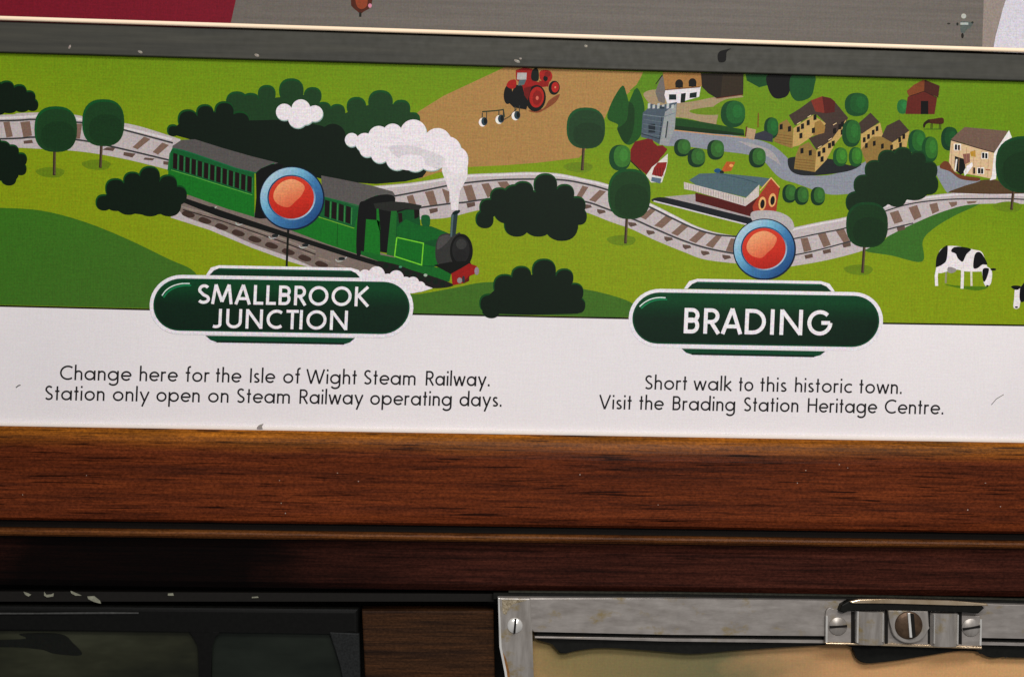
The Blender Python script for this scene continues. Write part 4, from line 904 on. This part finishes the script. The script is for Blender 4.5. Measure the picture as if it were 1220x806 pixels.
for pts in ([(28, 704.5), (33, 706), (37, 708), (34, 710), (30, 708)], [(52.5, 704.5), (55, 708), (61, 707.5), (64, 706), (63.5, 710), (56, 711), (52.5, 709)],
            [(84, 703.5), (92, 706.5), (97, 709), (90, 709), (85, 706.5)], [(104, 710), (112, 709.5), (119, 715), (120, 718.5), (112, 716.5), (105, 713)], [(200, 706.5), (206, 706), (207, 709), (200, 709)], [(300, 710.5), (307, 710), (308, 711.5), (300, 712)]):
    slab('paint_chip', pts, 0.0042, 0.0052, chipm, dwin)
slab('sill', [(-240, 703), (592, 707), (592, 716), (-240, 716)], 0.0048, 0.015, plain('black_sill', (0.008, 0.007, 0.006), .6), dwin)

# ================================================================== wooden post between the windows
wpm = wood('brown_post_wood', (0.070, 0.028, 0.010), (0.036, 0.016, 0.007), (0.012, 0.006, 0.004), 0.6, 0.4)
post = slab('wooden_post', [(431, 727), (588, 727), (590, 830), (436, 830)], 0.004, 0.02, wpm, None, 0.001)
post['label'] = 'short brown wooden post between the dark window and the metal frame'; post['category'] = 'post'

# ================================================================== metal window frame, lower right
steel = metal('worn_aluminium', (0.24, 0.215, 0.195), (0.36, 0.33, 0.305), 0.42, 0.5, (70, 60, 260), (0.22, 0.17, 0.09), 0.15)
steel2 = metal('scratched_aluminium', (0.26, 0.235, 0.21), (0.40, 0.37, 0.34), 0.36, 0.5, (300, 60, 40), (0.22, 0.17, 0.09), 0.15)
chrome = metal('bright_steel', (0.66, 0.64, 0.60), (0.92, 0.90, 0.86), 0.25, 0.5, (200, 60, 80), None, 0.05)
darksl = plain('black_slot', (0.008, 0.007, 0.006), 0.7)
wf = thing('metal_window_frame', P(900, 740, -0.004), 'worn grey aluminium window frame under the wooden rail, screwed at its corner', 'window frame')
slab('top_rail', [(596, 711), (800, 712.5), (1000, 715), (1016, 715), (1460, 726), (1460, 766), (1160, 759), (983, 757), (800, 755.5), (637, 752), (634, 752)], -0.004, 0.004, steel, wf, 0.0012, seg=3)
slab('side_stile', [(595, 711.3), (632, 712), (634, 752.5), (637, 830), (607, 830), (603, 800), (597, 770)], -0.0046, 0.003, steel2, wf, 0.0009, seg=3)
slab('inner_lip', [(637, 757.5), (800, 760), (983, 762), (1160, 764), (1460, 771), (1460, 774.5), (1160, 767.5), (983, 765.5), (800, 763.5), (637, 760)], -0.002, 0.006, steel, wf, 0.0004)
slab('edge_trim', [(593.2, 712), (595.4, 711.4), (597.6, 770), (603.8, 800), (607.5, 830), (604.8, 830), (601, 800), (595, 770)], -0.0048, 0.003, chrome, wf, 0.0003)
seal_shade = plain('black_seal_and_shade', (0.006, 0.006, 0.005), 0.5, 0.3)  # black for the seal and for shadows built as solid pieces
def spline(pts, n=6):
    out = []
    for i in range(len(pts) - 1):
        p0, p1, p2, p3 = (Vector((*pts[min(max(i + j, 0), len(pts) - 1)], 0)) for j in (-1, 0, 1, 2))
        for k in range(n):
            t = k / n; q_ = 0.5 * ((2 * p1) + (p2 - p0) * t + (2 * p0 - 5 * p1 + 4 * p2 - p3) * t * t + (3 * p1 - p0 - 3 * p2 + p3) * t ** 3); out.append((q_.x, q_.y))
    return out + [tuple(pts[-1])]
slab('seal_and_shadow', [(637, 752), (800, 755.5), (983, 757), (1460, 766)] + spline([(1460, 786), (1216, 783), (1205, 781), (1180, 783), (1165, 776), (1140, 775), (1100, 781), (1060, 787), (1028, 789), (1018, 778), (1012, 768), (960, 769), (880, 774), (830, 778), (805, 777), (770, 774), (720, 771), (690, 774), (668, 778), (661, 768), (640, 762)]), 0.0010, 0.006, seal_shade, wf, 0.0008)  # wedge below the catch is its shadow, shaped into the seal outline
disc('screw', 613.5, 745, -0.0052, 0.0046, 0.0012, chrome, wf, 0.0012, slot=(R(86), 0.0012), slotmat=darksl)
slab('rust_stain', [(598, 714), (628, 714.5), (612, 719), (606, 724), (603, 732), (599, 730)], -0.00475, -0.0045, plain('rusty_stain', (0.20, 0.14, 0.06), .8, .5, scale=700, c2=(.42, .36, .26)), wf)
slab('rust_stain', [(599, 776), (603, 784), (607, 800), (608, 830), (604.5, 830), (603, 800)], -0.00475, -0.0045, plain('rusty_brown_stain', (0.22, 0.10, 0.03), .8, .5, scale=700), wf)
# thin black frame edging above the aluminium
slab('frame_gasket', [(588, 706), (800, 706), (1010, 709), (1460, 719), (1460, 728), (1016, 717), (800, 714), (588, 713)], 0.0005, 0.004, seal_shade, wf)
slab('gasket_edge', [(606, 703.5), (800, 705), (1000, 708), (1460, 718), (1460, 720), (1000, 710), (800, 707), (606, 705.5)], -0.0002, 0.002, plain('worn_green_grey_edge', (0.022, 0.022, 0.016), .5, .4), wf)

# tan blind behind the opening
mt, nt, b = newmat('tan_blind_cloth')
nz = noise(nt, pos(nt, (14, 1, 30)), 1.0, 4, 0.55)
g = nd(nt, 'ShaderNodeNewGeometry'); sx = nd(nt, 'ShaderNodeSeparateXYZ'); nt.links.new(g.outputs['Position'], sx.inputs[0])
ad = nd(nt, 'ShaderNodeMath', operation='MULTIPLY_ADD'); nt.links.new(nz, ad.inputs[0]); ad.inputs[1].default_value = 0.09; nt.links.new(sx.outputs[0], ad.inputs[2])
mr = nd(nt, 'ShaderNodeMapRange'); nt.links.new(ad.outputs[0], mr.inputs[0]); mr.inputs[1].default_value = 0.05; mr.inputs[2].default_value = 0.36
c = ramp(nt, mr.outputs[0], [(0.0, (0.34, 0.21, 0.08)), (0.10, (0.22, 0.16, 0.055)), (0.42, (0.14, 0.125, 0.05)), (0.52, (0.38, 0.22, 0.09)), (0.60, (0.50, 0.27, 0.11)), (0.75, (0.56, 0.30, 0.12)), (1, (0.58, 0.32, 0.13))])
nt.links.new(grain(nt, c, 0.10), b.inputs['Base Color']); b.inputs['Roughness'].default_value = 0.8
blind = slab('window_blind', [(634, 745), (1460, 765), (1460, 850), (634, 840)], 0.0062, 0.010, mt)
blind['label'] = 'tan and olive blind hanging behind the aluminium window frame'; blind['category'] = 'blind'

# ================================================================== catch on the frame
la = thing('window_catch', P(1078, 745, -0.006), 'steel window catch with two tab screws and a large dark centre screw', 'catch')
def arcpts(cx, cy, rx, ry, a0, a1, n=10): return [(cx + rx * math.cos(R(a0 + (a1 - a0) * i / n)), cy + ry * math.sin(R(a0 + (a1 - a0) * i / n))) for i in range(n + 1)]
slab('base_plate', [(983.5, 733)] + arcpts(989, 730, 5, 7, 180, 330, 6) + [(1010, 727), (1168, 733), (1170, 770), (983.5, 765)], -0.0058, -0.002, steel, la, 0.0006, seg=3)
def barrel(name, x0, x1, yt, yb, slope, Yb, depth, mat):
    """rounded upright step of the pressed catch"""
    n = 10; vs = []; fs = []
    for k, yy in enumerate((yt, yb)):
        for i in range(n + 1):
            t = i / n; x = x0 + (x1 - x0) * t; y = Yb - depth * (math.sin(math.pi * t) ** 0.55)
            vs.append(P(x, yy + slope * (x - x0), Yb)); vs[-1] = Vector((vs[-1].x, y, vs[-1].z))
    for i in range(n): fs.append([i, n + 1 + i, n + 2 + i, i + 1])
    m0 = len(vs)
    fs.append(list(range(0, n + 1))); fs.append(list(range(n + 1, 2 * n + 2))[::-1])
    return link(name, vs, fs, [mat], la, smooth=False)
barrel('raised_step', 1019, 1054, 727, 766, .012, -0.0060, 0.0045, steel2)
barrel('raised_step', 1108, 1141, 729, 768, .012, -0.0060, 0.0045, steel2)
for xx, ya, yb, rr in ((1021, 727, 764, .0008), (1051, 729, 763, .0006), (1112, 731, 765, .0005), (1140, 731, 766, .0006)): bead('highlight_ridge', (xx, ya), (xx - .5, yb), -0.0070, rr, chrome, la, ry=0.0028)  # bright beads added as the highlights along the step edges
slab('screw_saddle', [(1058, 726)] + [(1106, 727), (1107, 745)] + arcpts(1084, 747, 22, 19, 0, 180, 12) + [(1060, 740)], -0.0088, -0.0055, steel2, la, 0.0007, seg=3)
for xx, x2 in ((1014, 1018.5), (1053, 1058), (1105.5, 1110.5), (1141.5, 1146)): slab('shade_line', [(xx, 728), (x2, 728), (x2, 767), (xx, 766.5)], -0.00605, -0.0057, darksl, la)  # black strips stand for dark reflection and shade beside the steps
brz = metal('dark_bronze_screw', (0.05, 0.030, 0.020), (0.12, 0.075, 0.045), 0.4, 0.6, (200, 200, 200), None, 0.3)
cs = disc('centre_screw', 1083, 744.5, -0.0096, 0.0084, 0.002, brz, la, 0.0010)
slab('slot_edge', [(1081.5, 730), (1084.5, 730), (1087, 759), (1084, 759)], -0.0113, -0.0095, chrome, cs, 0.0002)
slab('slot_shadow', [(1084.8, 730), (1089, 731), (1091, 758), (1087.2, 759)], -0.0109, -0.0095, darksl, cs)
disc('tab_screw', 998.5, 745.5, -0.0064, 0.0056, 0.0012, steel2, la, 0.0010, slot=(R(4), 0.0013), slotmat=darksl)
disc('tab_screw', 1157, 747, -0.0064, 0.0056, 0.0012, steel2, la, 0.0010, slot=(R(10), 0.0013), slotmat=darksl)
slab('hood_shadow', [(1003, 720), (1012, 715), (1168, 719), (1173, 724), (1166, 730.5), (1140, 728.5), (1060, 725.5), (1014, 725), (1006, 730), (1000, 728)], -0.0095, -0.004, seal_shade, la, 0.0008)  # solid black piece stands for the shadow of the brass edge
brass = metal('worn_brass_edge', (0.55, 0.40, 0.24), (0.85, 0.68, 0.48), 0.25, 0.85, (90, 60, 60), None, 0.1)
slab('hood_edge', [(1012, 716.2), (1024, 713.4), (1060, 713.2), (1130, 715), (1176, 718.5), (1178, 721.5), (1140, 720.5), (1060, 718.2), (1016, 718.4)], -0.0108, -0.0085, brass, la, 0.0006, seg=3)
slab('lower_edge', [(984, 765.2), (1060, 766.5), (1170, 770.2), (1170, 772.6), (1100, 770.2), (1060, 768.8), (984, 767)], -0.0068, -0.002, brass, la, 0.0003)
bead('tab_rim', (985, 733), (984.6, 765), -0.0060, 0.0007, chrome, la)
bead('tab_rim', (1168.5, 737), (1168.0, 768), -0.0060, 0.0007, chrome, la)
fl = Art(Y=Yw - 0.0006)
for x, y in ((333, 572), (402, 563), (427, 573), (335, 599), (27, 589), (103, 566), (691, 565), (784, 601), (1153, 607), (1192, 603), (1174, 575), (960, 560), (1010, 557), (340, 611), (950, 575), (1000, 553)):
    fl.ell((170, 150, 136), x, y, .5 + .5 * random.random(), .4 + .5 * random.random(), n=8)
fl.make('dust_flecks', rail)['kind'] = 'stuff'
for o in bpy.data.objects:
    if o.parent is None and 'label' in o.keys() and 'category' in o.keys(): o['kind'] = 'thing'
print('layers', Art.layer, 'verts', sum(len(m.vertices) for m in bpy.data.meshes))
